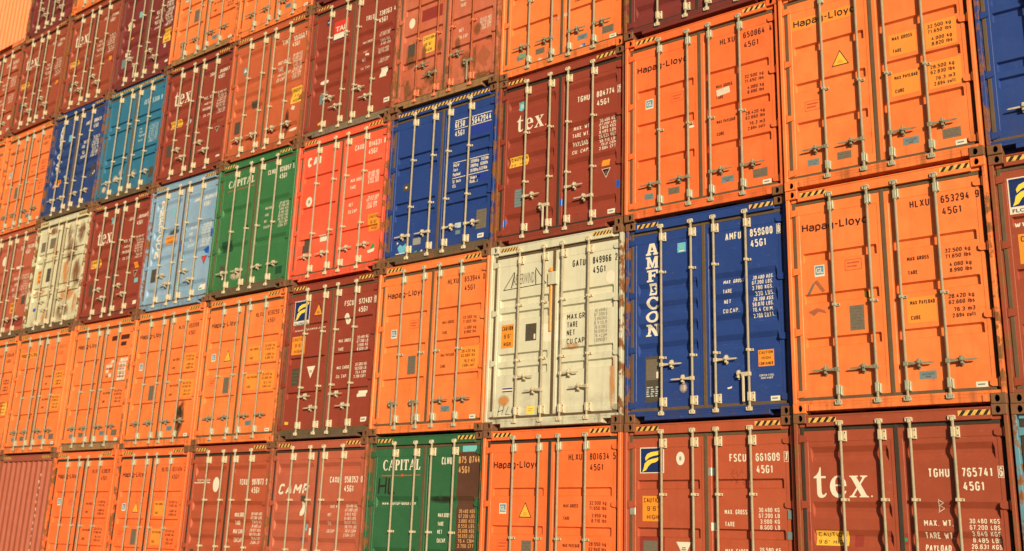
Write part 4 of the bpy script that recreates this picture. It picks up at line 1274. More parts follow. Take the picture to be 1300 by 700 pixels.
orange_box(6, 0, '657454', '2', 'deep orange container with yellow triangle in the bottom row, number 657454', 'deep orange', tri=True, data='big',
           patches=(0, 2), gl=(0.31, 1.10), outline=(0.28, 1.62), ink='brownink', gasket='gasketdark')
b = orange_box(7, 0, '638829', '0', 'deep orange container beside the ribbed red end wall, bottom row, no triangle', 'deep orange', data='none', ink='brownink', gasket='gasketdark')
b = Box(8, 0, 'ribbed red', 'red container showing its closed ribbed end at the lower left', ribbed=True, casting=True, stripe=('stripeyellow', 'black', 'ends', 4))
for k in range(14):
    rr = random.Random(k)
    u = 1.90 + rr.uniform(-0.03, 0.03)
    v = 0.45 + 0.15 * k
    Mk = MB()
    Mk.prism([(u, v), (u + rr.uniform(0.02, 0.05), v + 0.01), (u + 0.02, v + rr.uniform(0.05, 0.10))], 0.026, 0.0302)
    link('white_scrape', Mk.mesh('white_scrape'), b.panel, [M['dimwhite']])

b = Box(9, 0, 'ribbed red', 'dull red container, only a sliver of it left of the ribbed red end', 'wave', casting=True)
b = Box(10, 0, 'brick red', 'brick red container beyond the left edge at the ground', 'wave', casting=True)

# ================================================================== ROW 2
b = Box(10, 1, 'orange', 'orange container beyond the left edge, second row up', 'step', fit='galv', notch=False)
b = fsc(-1, 1, '972051', '', 'brick red container cut by the right edge with a blue and yellow logo', 'brick red', casting=True)
florens_logo(b, 0.17, 0.30, 0.56, 0.66, True)
b.put('L', 'web_lettering', Mark().text('www.florens.com', 0.20, 1.05, 0.895, 0.09, 'white'))
caution(b, 'L', 0.23, 0.98, 0.60, 1.33, ('CAUTION', "9'6\"", 'HIGH'))

b = orange_box(0, 1, '653294', '9', 'orange container with black number 653294 right of the blue stacked-letter container',
               gl=(0.33, 1.03), outline=(0.72, 1.01), tink='brownink', patches=(2,))
mk = Mark().poly([(0.22, 1.40), (0.30, 1.26), (0.34, 1.25), (0.26, 1.40)], 'plate').poly([(0.32, 1.24), (0.36, 1.22), (0.46, 1.37), (0.42, 1.39)], 'patchorange')
b.put('L', 'torn_sticker', mk)
b.put('L', 'torn_sticker', Mark().poly([(0.23, 1.62), (0.34, 1.58), (0.44, 1.62), (0.46, 1.66), (0.36, 1.63), (0.30, 1.68)], 'patchorange'))
b.put('L', 'yellow_tag', Mark().rect(0.925, 1.43, 1.01, 1.52, 'yellow').rect(0.955, 1.43, 0.985, 1.52, 'patchbrown', 1))

b = Box(1, 1, 'royal blue', 'royal blue container with white letters stacked down its left door, number 859600', 'wave4', 'stagger', fit='cream', casting=True, drop=(('R', 1),), hand='fit')
slab_column(b, 0.31, 0.52, 0.345, 1.695)
number(b, 'AMFU', '859600', '8', 'white', 0.485, 0.105, True)
weights(b, ('MAX. GROSS', 'TARE', 'NET', 'CU.CAP.'), ('30.480 KGS.', '67.200 LBS.', '3.780 KGS.', '330 LBS.', '26.700 KGS.', '58.870 LBS.', '76.4 CU.M.', '2.700 CU.FT.'), 'white',
        (1.085, 1.22, 1.355, 1.49), 0.056, [1.075 + 0.074 * i for i in range(8)], 0.055, (1.495, 1.79), (1.915, 2.205))
b.put('L', 'sky_sticker', Mark().rect(0.815, 0.405, 0.945, 0.545, 'skyblue').oval(0.88, 0.465, 0.045, 0.04, 'cyan', 1).rect(0.84, 0.515, 0.92, 0.53, 'white', 1))
b.put('L', 'data_plate', Mark().rect(0.30, 1.98, 0.535, 2.62, 'darkplate').rect(0.315, 2.02, 0.525, 2.31, 'plate', 1).rect(0.475, 2.20, 0.51, 2.29, 'white', 2))
mk = Mark()
rr = random.Random(2)
for i in range(5):
    for j in range(3):
        mk.rect(0.315 + j * 0.07 + rr.random() * 0.01, 2.405 + i * 0.03, 0.315 + j * 0.07 + 0.03 + rr.random() * 0.03, 2.42 + i * 0.03, 'bluewhite', 2)
b.put('L', 'small_print', mk)
caution(b, 'R', 1.975, 2.03, 2.19, 2.245, ('CAUTION', 'HIGH', 'CONTAINER'))
b.put('R', 'small_print', Mark().text('CORTEN STEEL', 1.985, 2.185, 2.375, 0.026, 'white').text('CONTAINER', 2.005, 2.165, 2.41, 0.026, 'white'))
b.put('R', 'torn_sticker', Mark().poly([(1.53, 2.49), (1.60, 2.475), (1.595, 2.50), (1.54, 2.51)], 'white'))
white_label(b)
blob(b, 'L', 0.89, 2.45, 0.06, 0.08, 'limestain')

b = Box(2, 1, 'cream', 'cream white container with black lettering, number 849966', 'pair', 'stagger', fit='cream', casting=None, stripe=('stripeyellow', 'black', 'ends', 6), gasket='gasket', post=(False, True))
mk = Mark()
mk.line([(0.24, 0.72), (1.07, 0.70)], 0.012, 'black').line([(0.25, 0.72), (0.45, 0.45)], 0.012, 'black', 1).line([(0.86, 0.43), (1.06, 0.70)], 0.012, 'black', 1)
mk.line([(0.46, 0.46), (0.40, 0.70)], 0.016, 'black', 1).line([(0.86, 0.46), (0.87, 0.70)], 0.016, 'black', 1)
mk.type('ASTERWIND', 0.43, 0.84, 0.66, 0.18, 'plate', bold=False)
b.put('L', 'logo_lettering', mk)
number(b, 'GATU', '849966', '2', 'black', 0.52, 0.105)
weights(b, ('MAX.GR.', 'TARE', 'NET', 'CU.CAP.'), (), 'black', (1.32, 1.44, 1.56, 1.69), 0.085, (), 0.05, (1.465, 1.90))
mk = Mark()
for i, t in enumerate(('30.480KG', '67.200LB', '3.860KG', '8.510LB', '26.620KG', '58.690LB', '76.4CUM', '2.699CUFT')):
    mk.text(t, 1.945, 2.165, 1.255 + 0.063 * i, 0.05, 'plate', bold=False)
b.put('R', 'weight_table', mk)
caution(b, 'L', 0.235, 1.275, 0.475, 1.645, ('CAUTION', "9'6\"", 'HIGH'))
b.put('L', 'data_plate', Mark().rect(0.70, 1.305, 0.905, 1.57, 'darkplate').rect(0.86, 1.47, 0.89, 1.55, 'white', 1))
b.put('R', 'white_disc', Mark().oval(2.215, 0.76, 0.078, 0.10, 'white'))
b.put('R', 'white_tape', Mark().poly([(1.25, 1.33), (1.44, 1.25), (1.45, 1.60), (1.25, 1.62)], 'white'))
b.put('L', 'white_tape', Mark().poly([(0.97, 1.32), (1.18, 1.36), (1.18, 1.62), (0.97, 1.60)], 'white'))
b.put('L', 'small_sticker', Mark().rect(0.28, 2.255, 0.50, 2.335, 'white').rect(0.29, 2.265, 0.49, 2.285, 'navy', 1).rect(0.29, 2.31, 0.49, 2.328, 'navy', 1))
b.put('L', 'graffiti', Mark().line([(0.25, 2.52), (0.22, 2.68)], 0.010, 'black').line([(0.34, 2.51), (0.30, 2.67)], 0.010, 'black').line([(0.22, 2.62), (0.33, 2.60)], 0.010, 'black', 1).line([(0.42, 2.55), (0.37, 2.67), (0.45, 2.67)], 0.010, 'black').line([(0.54, 2.55), (0.49, 2.58), (0.48, 2.64), (0.54, 2.67)], 0.010, 'black'))
b.put('L', 'yellow_label', Mark().rect(0.765, 2.565, 0.91, 2.68, 'logoyellow').rect(0.79, 2.60, 0.88, 2.607, 'plate', 1).rect(0.79, 2.63, 0.86, 2.637, 'plate', 1))
mkb = MB()
mkb.box(1.125, 1.285, 0.55, 0.75, 0.010, 0.0485, 0, 0.006)
mkb.box(1.145, 1.195, 0.48, 0.545, 0.015, 0.0485, 1, 0.004)
mkb.box(1.150, 1.185, 0.755, 1.46, 0.030, 0.0485, 1, 0.004)
link('lock_bracket', mkb.mesh('lock_bracket'), b.doors['L'], [PAINT['cream'][1], M['stickorange']])
blob(b, 'L', 0.33, 2.46, 0.13, 0.10, 'orangestain')
blob(b, 'R', 2.26, 2.3, 0.06, 0.45, 'orangestain', seed=3)
blob(b, 'R', 1.55, 1.72, 0.16, 0.06, 'orangestain', seed=5)

orange_box(3, 1, '653944', '0', 'orange container numbered 653944 just left of the cream container', 'orange', patches=(3,), drop=(('L', 0), ('L', 1)),
           inkname='maroonink', gl=(0.33, 1.12))
b = fsc(4, 1, '972482', '9', 'brown-red container with blue-yellow logo sign and triangle, number 972482', 'brown red', casting=True, sill='grimy', post=(True, True))
florens_logo(b, 0.205, 0.31, 0.63, 0.705, True)
triangle(b, 'L', 0.86, 0.40, 0.25, 0.24, 'stickorange', 'black')
b.put('L', 'web_lettering', Mark().text('www.florens.com', 0.23, 1.05, 0.895, 0.062, 'white'))
caution(b, 'L', 0.215, 0.985, 0.575, 1.325, ('CAUTION', "9'6\"", 'HIGH'))
plate(b, 'L', 0.29, 1.58, 0.47, 1.90, 'darkplate', lines=4, ink='greenplate')
triangle(b, 'L', 0.79, 1.57, 0.22, 0.22, 'white', 'white', True)
b.put('R', 'white_disc', Mark().oval(1.63, 0.78, 0.065, 0.10, 'white').oval(1.63, 0.78, 0.014, 0.03, 'silver', 1))
scrap(b, 'R', 2.02, 2.09, 2.24, 2.20, 'white', 'white_sticker')
white_label(b, 2.15, 2.55, 0.14, 0.08)
scrap(b, 'L', 0.20, 2.55, 0.30, 2.60, 'yellow', 'yellow_scrap', 0.1)

b = orange_box(5, 1, '659250', '5', 'orange container with yellow triangle and four amber patches, number 659250', 'orange', tri=True, patches=(0, 1, 2, 3), gl=(0.29, 1.10), outline=(0.30, 1.60), ink='brownink', inkname='black')
b = orange_box(6, 1, '653709', '', 'orange container with a black soot streak on its lower right corner', 'orange', patches=(1, 3), gl=(0.29, 1.10), outline=None, ink='brownink', inkname='black')
blob(b, 'R', 1.93, 2.30, 0.17, 0.40, 'soot', 'soot_stain', 8)
blob(b, 'R', 1.90, 2.55, 0.10, 0.26, 'soot', 'soot_stain', 9)
b = orange_box(7, 1, '650300', '', 'orange container with blacked-out number, white grid patches and rusty sill', 'orange', data='small', gl=None, outline=None, ink='patchbrown', inkname='black', tink='brownink', sill='tan grimy', prefix='HLXU')
b.put('R', 'number_patch', Mark().rect(1.55, 0.385, 1.78, 0.49, 'brownink', 1).rect(1.90, 0.385, 2.22, 0.49, 'brownink', 1).rect(1.93, 0.54, 2.13, 0.63, 'brownink', 1))
mk = Mark()
for i in range(3):
    for j in range(5):
        mk.rect(1.93 + i * 0.105, 0.90 + j * 0.105, 2.02 + i * 0.105, 0.99 + j * 0.105, 'dimwhite' if (i + j) % 4 else 'white')
for i in range(2):
    for j in range(4):
        if (i + j) % 3:
            mk.rect(1.46 + i * 0.12, 0.92 + j * 0.10, 1.57 + i * 0.12, 1.0 + j * 0.10, 'dimwhite')
b.put('R', 'white_patch', mk)
b = orange_box(8, 1, '655113', '', 'orange container with amber patches and four small dark plates, left end of its row', 'orange', data='small', patches=(1, 3), gl=None, outline=None, ink='redink', tink='brownink', inkname='black', namepatch=True)
b = orange_box(9, 1, '658420', '', 'orange container cut by the left edge with a pale yellow square patch', 'orange', data='none', gl=None, outline=None, ink='brownink', inkname='black')
scrap(b, 'R', 2.05, 1.62, 2.27, 1.92, 'yellow', 'yellow_patch')

# ================================================================== ROW 3
b = Box(-1, 2, 'royal blue', 'dark blue container cut by the right edge with heavy pressed ribs', 'pair', 'level', casting=True)
b = orange_box(0, 2, '652812', '', 'orange container with a yellow triangle and amber weight patches at the top right', 'orange', tri=True, data='small',
               patches=(0, 1, 2, 3), gl=None, outline=(0.30, 1.68), namepatch=True, inkname='black', tink='black',
               vals=('32.500 kg', '71.650 lbs', '4.000 kg', '8.820 lbs', '28.500 kg', '62.830 lbs', '76.3 m3', '2.694 cuft'))
b = orange_box(1, 2, '650864', '4', 'deep orange container numbered 650864 above the blue stacked-letter container', 'deep orange', data='small', gl=(0.33, 1.03), outline=(0.75, 1.03),
               tink='brownink')
scrap(b, 'R', 1.48, 1.15, 1.68, 1.25, 'dimwhite', 'torn_label', -0.12)
scrap(b, 'L', 1.02, 1.60, 1.12, 1.635, 'white', 'white_tape')

b = tex_box(2, 2, '804774', '2', 'brown-red container with large white lowercase word and blue tape squares, number 804774', 'brown red', logo=(0.36, 0.905, 0.965, 0.20), numv=0.735, wv=1.185,
            sticker=(0.235, 1.385, 0.60, 1.565), casting=True, drop=(('L', 1),))
b.put('L', 'pale_sticker', Mark().poly([(0.37, 0.44), (0.53, 0.43), (0.52, 0.56), (0.45, 0.61), (0.39, 0.58)], 'cyan').type('W', 0.41, 0.49, 0.55, 0.09, 'white', 1))
plate(b, 'L', 0.365, 1.96, 0.545, 2.255, 'bluegrey', lines=5)
scrap(b, 'L', 0.145, 2.44, 0.20, 2.55, 'tape', 'blue_tape')
scrap(b, 'R', 1.255, 2.28, 1.345, 2.39, 'tape', 'blue_tape', 0.05)
scrap(b, 'R', 2.27, 2.17, 2.335, 2.28, 'tape', 'blue_tape')
scrap(b, 'R', 2.01, 1.79, 2.15, 1.895, 'stickorange', 'orange_sticker')
triangle(b, 'R', 2.09, 1.94, 0.16, 0.15, 'maroonink', 'white', True)
white_label(b, 2.125, 2.60, 0.13, 0.07)

b = Box(3, 2, 'royal blue', 'royal blue container with striped top rail and underlined white number', 'pair', 'level', stripe=STRIPE_FULL, casting=True, fit='cream', sill='grimy', hand='fit', post=(True, True))
b.put('R', 'paint_patch', Mark().rect(1.865, 0.635, 2.30, 0.80, 'patchblue'))
mk = Mark().text('GESU', 1.495, 1.71, 0.59, 0.115, 'white').text('5642944', 1.87, 2.285, 0.60, 0.115, 'white').text('45G1', 1.50, 1.71, 0.755, 0.105, 'white')
mk.rect(1.49, 0.45, 1.78, 0.462, 'white').rect(1.49, 0.61, 1.78, 0.622, 'white').rect(1.86, 0.455, 2.30, 0.467, 'white').rect(1.86, 0.615, 2.30, 0.627, 'white')
b.put('R', 'number_lettering', mk)
mk = Mark().rect(1.49, 1.225, 1.78, 1.236, 'white').rect(1.86, 1.225, 2.27, 1.236, 'white').rect(1.49, 1.505, 2.27, 1.516, 'white')
for t, v, w in (('MGW', 1.31, 0.13), ('Tare', 1.39, 0.10), ('Payload', 1.475, 0.16), ('St. Insts', 1.60, 0.18), ('ISL', 1.68, 0.08)):
    mk.text(t, 1.50, 1.50 + w, v, 0.06, 'white')
for t, v, w in (('32500kg  71650lb', 1.31, 0.38), ('3800kg  8380lb', 1.39, 0.37), ('28700kg 63270lb', 1.475, 0.36), ('Shippness', 1.60, 0.22), ('Reeholm', 1.67, 0.17)):
    mk.text(t, 1.88, 1.88 + w, v, 0.058, 'white')
b.put('R', 'weight_table', mk)
b.put('R', 'paint_patch', Mark().rect(1.72, 1.40, 1.84, 1.50, 'patchblue').rect(1.99, 1.53, 2.27, 1.66, 'patchblue'))
plate(b, 'R', 2.06, 2.17, 2.27, 2.50, 'plate', lines=6)
white_label(b, 2.10, 2.58, 0.13, 0.075)
plate(b, 'L', 0.66, 2.44, 0.84, 2.56, 'silver', 'small_plate')
b.put('L', 'blue_splash', Mark().poly([(0.30, 2.56), (0.36, 2.50), (0.42, 2.54), (0.52, 2.49), (0.54, 2.60), (0.50, 2.68), (0.36, 2.66)], 'skyblue').poly([(0.28, 2.44), (0.32, 2.47), (0.29, 2.50)], 'white').rect(0.27, 2.66, 0.50, 2.675, 'white', 1))
b.put('L', 'green_sticker', Mark().poly([(0.70, 2.68), (0.78, 2.66), (0.77, 2.70), (0.72, 2.735)], 'green').poly([(0.84, 2.70), (0.88, 2.66), (0.90, 2.69), (0.86, 2.73)], 'white'))
b.put('L', 'grease_mark', Mark().rect(0.35, 1.40, 0.50, 1.53, 'darkplate').oval(0.425, 1.465, 0.025, 0.022, 'white', 1))
b.put('R', 'small_sticker', Mark().rect(1.60, 2.32, 1.73, 2.41, 'bluewhite').rect(1.62, 2.45, 1.72, 2.52, 'bluegrey'))

b = Box(4, 2, 'scarlet', 'bright scarlet container with white capital letters, number 914631', 'stepf', 'level', casting=True)
b.put('L', 'logo_lettering', Mark().text('CAI', 0.25, 0.62, 0.56, 0.19, 'white', weight=0.25))
number(b, 'CAXU', '914631', '8', 'white', 0.495, 0.105)
weights(b, ('MAX GROSS', 'TARE', 'NET', 'CU CAP'), TEXVALS, 'white', (1.11, 1.245, 1.58, 1.715), 0.066, (1.04, 1.10, 1.16, 1.22, 1.50, 1.56, 1.64, 1.70), 0.056, (1.49, 1.82), (1.94, 2.22))
caution(b, 'R', 2.02, 1.82, 2.32, 2.13, ('CAUTION', "9'6\"", 'HIGH'))
b.put('L', 'white_disc', Mark().oval(0.38, 1.28, 0.085, 0.10, 'white').oval(0.38, 1.28, 0.03, 0.04, 'silver', 1))
scrap(b, 'L', 0.74, 2.01, 0.94, 2.12, 'white', 'white_sticker')
plate(b, 'L', 0.31, 2.03, 0.49, 2.30, 'darkplate', lines=5, ink='plate')
b.put('R', 'green_sticker', Mark().poly([(2.10, 2.48), (2.20, 2.36), (2.24, 2.44), (2.19, 2.47)], 'green').poly([(2.05, 2.50), (2.24, 2.47), (2.22, 2.53), (2.08, 2.55)], 'white'))

b = Box(5, 2, 'mid green', 'mid green container with small white serif capitals, left of the scarlet container', 'wave2', 'level', casting=True, sill='grimy')
b.put('L', 'name_lettering', Mark().serif('CAPITAL', 0.30, 1.13, 0.535, 0.15, 'white'))
b.put('L', 'red_line', Mark().rect(0.28, 0.60, 1.14, 0.612, 'redink'))
number(b, 'CLHU', '826857', '5', 'white', 0.485, 0.105)
weights(b, ('MAX.GROSS', 'TARE', 'NET', 'CU.CAP'), TEXVALS, 'dimwhite', (1.22, 1.36, 1.49, 1.61), 0.055, [1.17 + 0.068 * i for i in range(8)], 0.056, (1.57, 1.84), (1.98, 2.27))
scrap(b, 'L', 0.29, 1.69, 0.62, 1.93, 'patchgreen', 'paint_patch')
scrap(b, 'L', 0.98, 1.44, 1.08, 1.54, 'patchgreen', 'paint_patch')
scrap(b, 'R', 2.05, 2.45, 2.24, 2.60, 'patchgreen', 'paint_patch')
plate(b, 'L', 0.30, 2.20, 0.46, 2.46, 'darkplate', lines=0)
scrap(b, 'L', 0.40, 2.40, 0.44, 2.50, 'white', 'white_sticker', 0, 2)
blob(b, 'L', 0.85, 2.45, 0.2, 0.12, 'limestain')

b = Box(6, 2, 'pale blue', 'pale blue container with white letters stacked down its left door', 'wave', 'stagger', casting=True)
slab_column(b, 0.29, 0.52, 0.35, 1.68)
number(b, 'AMFU', '840247', '0', 'white', 0.60, 0.105)
weights(b, ('MAX. GROSS', 'TARE', 'NET', 'CU.CAP.'), TEXVALS, 'white', (1.19, 1.34, 1.46, 1.60), 0.065, [1.17 + 0.068 * i for i in range(8)], 0.055, (1.50, 1.80), (1.93, 2.24))
caution(b, 'L', 0.67, 1.23, 1.06, 1.41, ('CAUTION', 'HIGH'))
scrap(b, 'L', 0.80, 0.62, 0.91, 0.75, 'cyan', 'cyan_sticker')
plate(b, 'L', 0.28, 1.92, 0.46, 2.22, 'darkplate', lines=0)
b.put('R', 'blue_flag', Mark().poly([(2.04, 1.72), (2.24, 1.66), (2.24, 1.82), (2.12, 1.80)], 'tape'))
triangle(b, 'R', 2.13, 1.87, 0.20, 0.18, 'signred', 'maroonink', True)
scrap(b, 'R', 2.27, 1.30, 2.36, 1.47, 'tape', 'blue_tape', 0, 5)
b.put('R', 'white_label', Mark().rect(2.06, 2.47, 2.28, 2.60, 'white').rect(2.08, 2.55, 2.17, 2.58, 'green', 1))
scrap(b, 'R', 1.245, 1.40, 1.28, 1.66, 'tape', 'blue_tape')
scrap(b, 'R', 1.245, 2.35, 1.30, 2.50, 'cyan', 'cyan_tape')
blob(b, 'L', 0.9, 1.15, 0.25, 0.08, 'soot', seed=6)

b = tex_box(7, 2, '760188', '2', 'maroon container with white lowercase word right of the rust-stained cream container', 'brown red', logo=(0.33, 0.93, 1.0, 0.24), numv=0.60, wv=1.10, casting=True, sticker=(0.21, 1.36, 0.60, 1.56))
scrap(b, 'L', 0.80, 0.40, 0.92, 0.55, 'cyan', 'cyan_sticker')
scrap(b, 'R', 2.00, 1.64, 2.15, 1.76, 'stickorange', 'orange_sticker')
triangle(b, 'R', 2.09, 1.83, 0.17, 0.15, 'maroonink', 'white', True)
scrap(b, 'R', 2.10, 2.02, 2.24, 2.12, 'cyan', 'cyan_sticker')
plate(b, 'L', 0.28, 1.95, 0.42, 2.22, 'darkplate', lines=0)
scrap(b, 'R', 2.15, 2.53, 2.28, 2.62, 'white', 'white_label')

b = Box(8, 2, 'rusty cream', 'cream container heavily streaked with rust at the left', 'pair', 'stagger', casting=True, fit='cream', sill='grimy')
for u, v, ru, rv, k, sd in ((1.72, 0.95, 0.30, 0.35, 'ruststain', 1), (1.62, 1.45, 0.22, 0.45, 'orangestain', 2), (2.10, 0.55, 0.16, 0.30, 'ruststain', 3), (2.08, 1.55, 0.22, 0.45, 'ruststain', 4),
                            (1.75, 2.05, 0.4, 0.2, 'orangestain', 5), (1.70, 2.45, 0.32, 0.25, 'ruststain', 6), (1.55, 0.50, 0.12, 0.3, 'ruststain', 7), (2.2, 2.3, 0.1, 0.35, 'orangestain', 11)):
    blob(b, 'R', u, v, ru, rv, k, 'rust_stain', sd)
for u, v, ru, rv, k, sd in ((0.8, 0.32, 0.25, 0.12, 'ruststain', 1), (0.9, 2.5, 0.2, 0.2, 'orangestain', 9), (0.5, 1.85, 0.3, 0.1, 'orangestain', 10), (0.95, 0.9, 0.12, 0.4, 'orangestain', 12)):
    blob(b, 'L', u, v, ru, rv, k, 'rust_stain', sd)
scrap(b, 'L', 0.26, 0.55, 0.56, 0.80, 'plate', 'faded_patch')
scrap(b, 'L', 0.66, 0.50, 1.02, 0.76, 'plate', 'faded_patch')
caution(b, 'L', 0.30, 1.28, 0.55, 1.62, ('CAUTION', "9'6\"", 'HIGH'))
plate(b, 'L', 0.72, 1.28, 0.90, 1.62, 'darkplate')
scrap(b, 'L', 0.32, 2.24, 0.52, 2.32, 'tape', 'blue_sticker')
number(b, 'GATU', '841520', '', 'plate', 0.52, 0.10)

b = Box(9, 2, 'faded red', 'faded red container at the left edge beside the rust-stained cream container', 'wave', 'level', casting=True, sill='grimy')
number(b, 'TCKU', '953388', '', 'white', 0.55, 0.105)
weights(b, ('MAX.GROSS', 'TARE', 'NET', 'CU.CAP.'), TEXVALS, 'dimwhite', (1.35, 1.50, 1.64, 1.78), 0.085, [1.30 + 0.072 * i for i in range(8)], 0.055, (1.50, 1.85), (1.93, 2.26), 0.1)
caution(b, 'R', 1.55, 1.95, 1.86, 2.22, ('CAUTION', 'HIGH'))
plate(b, 'R', 2.06, 1.80, 2.24, 2.04, 'darkplate')
scrap(b, 'R', 1.55, 0.99, 1.84, 1.06, 'white', 'white_sticker')
b.put('L', 'white_disc', Mark().oval(0.85, 0.75, 0.10, 0.13, 'white'))
scrap(b, 'R', 1.42, 2.36, 2.32, 2.60, 'patchred', 'paint_patch')

b = Box(10, 2, 'brown red', 'brown-red container beyond the left edge, third row up', 'wave', casting=True)

# ================================================================== ROW 4
b = Box(1, 3, 'maroon', 'dark maroon container at the top edge above orange container 650864', 'wave', 'stagger', casting=True, gasket='gasketdark', notch=True)
b = orange_box(2, 3, '655230', '', 'orange container at the top edge above the brown-red container numbered 804774', 'orange', data='small', gl=None, outline=None, tink='brownink')
scrap(b, 'L', 0.36, 2.47, 0.50, 2.56, 'greenplate', 'green_plate', 0, 2)
scrap(b, 'R', 1.60, 2.64, 1.68, 2.70, 'tape', 'blue_sticker')
for i, (s_, u, v) in enumerate((('L', 1.12, 2.05), ('R', 1.29, 2.03), ('L', 0.98, 2.66), ('L', 0.80, 2.69), ('R', 1.62, 2.69))):
    blob(b, s_, u, v, 0.06, 0.05, 'limestain', seed=i)
b = Box(3, 3, 'rusty coral', 'rusty coral container with a dark diamond mark on its right door', 'step', 'stagger', fit='coral', casting=True, stripe=None, drop=(('R', 1),), sill='tan grimy', post=(True, True), hand='handgalv')
b.put('R', 'diamond_mark', Mark().poly([(2.09, 2.10), (2.27, 2.30), (2.11, 2.52), (1.92, 2.31)], 'patchorange'))
caution(b, 'L', 0.66, 1.53, 0.95, 1.88, ('CAUTION', "9'6\"", 'HIGH'), 'yellow')
b.put('L', 'white_disc', Mark().oval(0.36, 1.17, 0.075, 0.105, 'yellow').oval(0.36, 1.17, 0.07, 0.10, 'white', 1))
b.put('L', 'data_plate', Mark().rect(0.26, 1.62, 0.50, 1.96, 'patchorange').rect(0.30, 1.60, 0.47, 1.86, 'darkplate', 1))
scrap(b, 'L', 0.60, 0.98, 1.10, 1.22, 'patchred', 'paint_patch')
weights(b, ('MAX GROSS', 'TARE', 'NET', 'CU CAP'), TEXVALS, 'dimwhite', (1.10, 1.21, 1.70, 1.84), 0.07, (1.00, 1.06, 1.12, 1.18, 1.62, 1.68, 1.74, 1.80), 0.055, (1.52, 1.82), (1.99, 2.24))
number(b, 'INBU', '512083', '', 'white', 0.50, 0.1)
for i, (s_, u, v, ru, rv) in enumerate((('L', 0.35, 2.5, 0.10, 0.22), ('L', 0.55, 2.6, 0.18, 0.12), ('L', 0.9, 2.35, 0.2, 0.2), ('R', 1.7, 2.3, 0.14, 0.2), ('R', 1.5, 1.9, 0.08, 0.14), ('R', 1.95, 1.75, 0.1, 0.14),
                                        ('R', 2.2, 1.98, 0.1, 0.04), ('L', 0.36, 1.95, 0.12, 0.18), ('R', 1.30, 2.35, 0.10, 0.10), ('R', 2.05, 2.65, 0.3, 0.06), ('L', 0.7, 1.85, 0.06, 0.2), ('L', 1.08, 1.8, 0.06, 0.16), ('R', 1.9, 2.3, 0.05, 0.3))):
    blob(b, s_, u, v, ru, rv, 'ruststain', 'rust_stain', i)
b = Box(4, 3, 'brown red', 'brown-red container with a small red and white sign, number 738363', 'wave4', 'stagger', casting=True, sill='grey grimy')
b.put('L', 'logo_sign', Mark().rect(0.66, 0.47, 1.05, 0.86, 'white').rect(0.66, 0.47, 1.05, 0.74, 'signred', 1).type('TAL', 0.70, 1.02, 0.70, 0.115, 'white', 2).rect(0.66, 0.86, 1.05, 0.885, 'navy'))
b.put('L', 'small_sticker', Mark().rect(0.43, 0.36, 0.57, 0.48, 'navy').rect(0.45, 0.40, 0.55, 0.43, 'bluewhite', 1))
number(b, 'TRLU', '738363', '4', 'white', 0.72, 0.105)
weights(b, ('MAX GROSS', 'TARE', 'NET', 'CU. CAP.'), TEXVALS, 'dimwhite', (1.20, 1.385, 1.56, 1.74), 0.052, (1.10, 1.16, 1.27, 1.33, 1.46, 1.52, 1.66, 1.72), 0.05, (1.51, 1.78), (1.95, 2.22))
scrap(b, 'R', 1.60, 1.42, 1.70, 1.46, 'white', 'white_scrap', 0.2)
scrap(b, 'R', 2.03, 1.83, 2.20, 2.03, 'white', 'white_sticker')
b.put('L', 'white_tag', Mark().oval(0.50, 1.72, 0.12, 0.045, 'white'))
plate(b, 'L', 0.40, 1.92, 0.58, 2.18, 'bluegrey', lines=0)
white_label(b, 2.18, 2.48, 0.15, 0.09)
scrap(b, 'L', 0.41, 2.56, 0.52, 2.61, 'yellow', 'yellow_scrap', -0.2)
b = Box(5, 3, 'terracotta', 'terracotta container with a yellow caution sticker, number 991060', 'wave', 'level', casting=True, post=(False, True))
number(b, 'TIME', '991060', '1', 'white', 0.52, 0.105)
weights(b, ('MAX GROSS', 'TARE', 'MAX CARGO', 'CU CAP'), TEXVALS, 'dimwhite', (0.98, 1.12, 1.24, 1.36), 0.085, [0.90 + 0.072 * i for i in range(8)], 0.062, (1.50, 1.86), (1.95, 2.24), 0.25)
b.put('L', 'round_sticker', Mark().oval(0.43, 0.81, 0.085, 0.09, 'bluegrey').poly([(0.38, 0.84), (0.43, 0.74), (0.48, 0.84)], 'white', 1))
caution(b, 'R', 2.02, 1.62, 2.34, 1.97, ('CAUTION', "9'6\"", 'HIGH'), 'yellow')
plate(b, 'L', 0.27, 1.96, 0.45, 2.24, 'darkplate')
scrap(b, 'L', 0.76, 1.60, 1.00, 1.75, 'darkplate', 'grease_mark')
scrap(b, 'R', 2.06, 2.02, 2.16, 2.10, 'dimwhite', 'white_scrap', 0.3)
b.put('R', 'white_tag', Mark().oval(2.16, 2.53, 0.12, 0.04, 'dimwhite'))
blob(b, 'R', 1.95, 2.35, 0.08, 0.35, 'soot', 'soot_stain')
b = tex_box(6, 3, '818867', '', 'maroon container with white lowercase word right of the teal container', 'brown red', logo=(0.33, 0.95, 0.985, 0.25), numv=0.56, wv=1.10, casting=True, dot=False, sticker=(0.30, 1.365, 0.72, 1.545), fit='cream')
b.put('L', 'pale_sticker', Mark().rect(0.90, 1.43, 1.03, 1.56, 'bluewhite').oval(0.965, 1.50, 0.03, 0.03, 'navy', 1))
plate(b, 'L', 0.27, 1.92, 0.45, 2.22, 'darkplate')
triangle(b, 'R', 2.07, 1.86, 0.15, 0.13, 'maroonink', 'white', True)
scrap(b, 'R', 2.13, 2.53, 2.26, 2.58, 'dimwhite', 'white_label')
scrap(b, 'R', 2.0, 1.69, 2.3, 1.74, 'patchorange', 'paint_patch')
b = Box(7, 3, 'teal blue', 'teal blue container with a fully striped top rail', 'pair', 'level', stripe=STRIPE_FULL, casting=True, sill='grimy', post=(True, True))
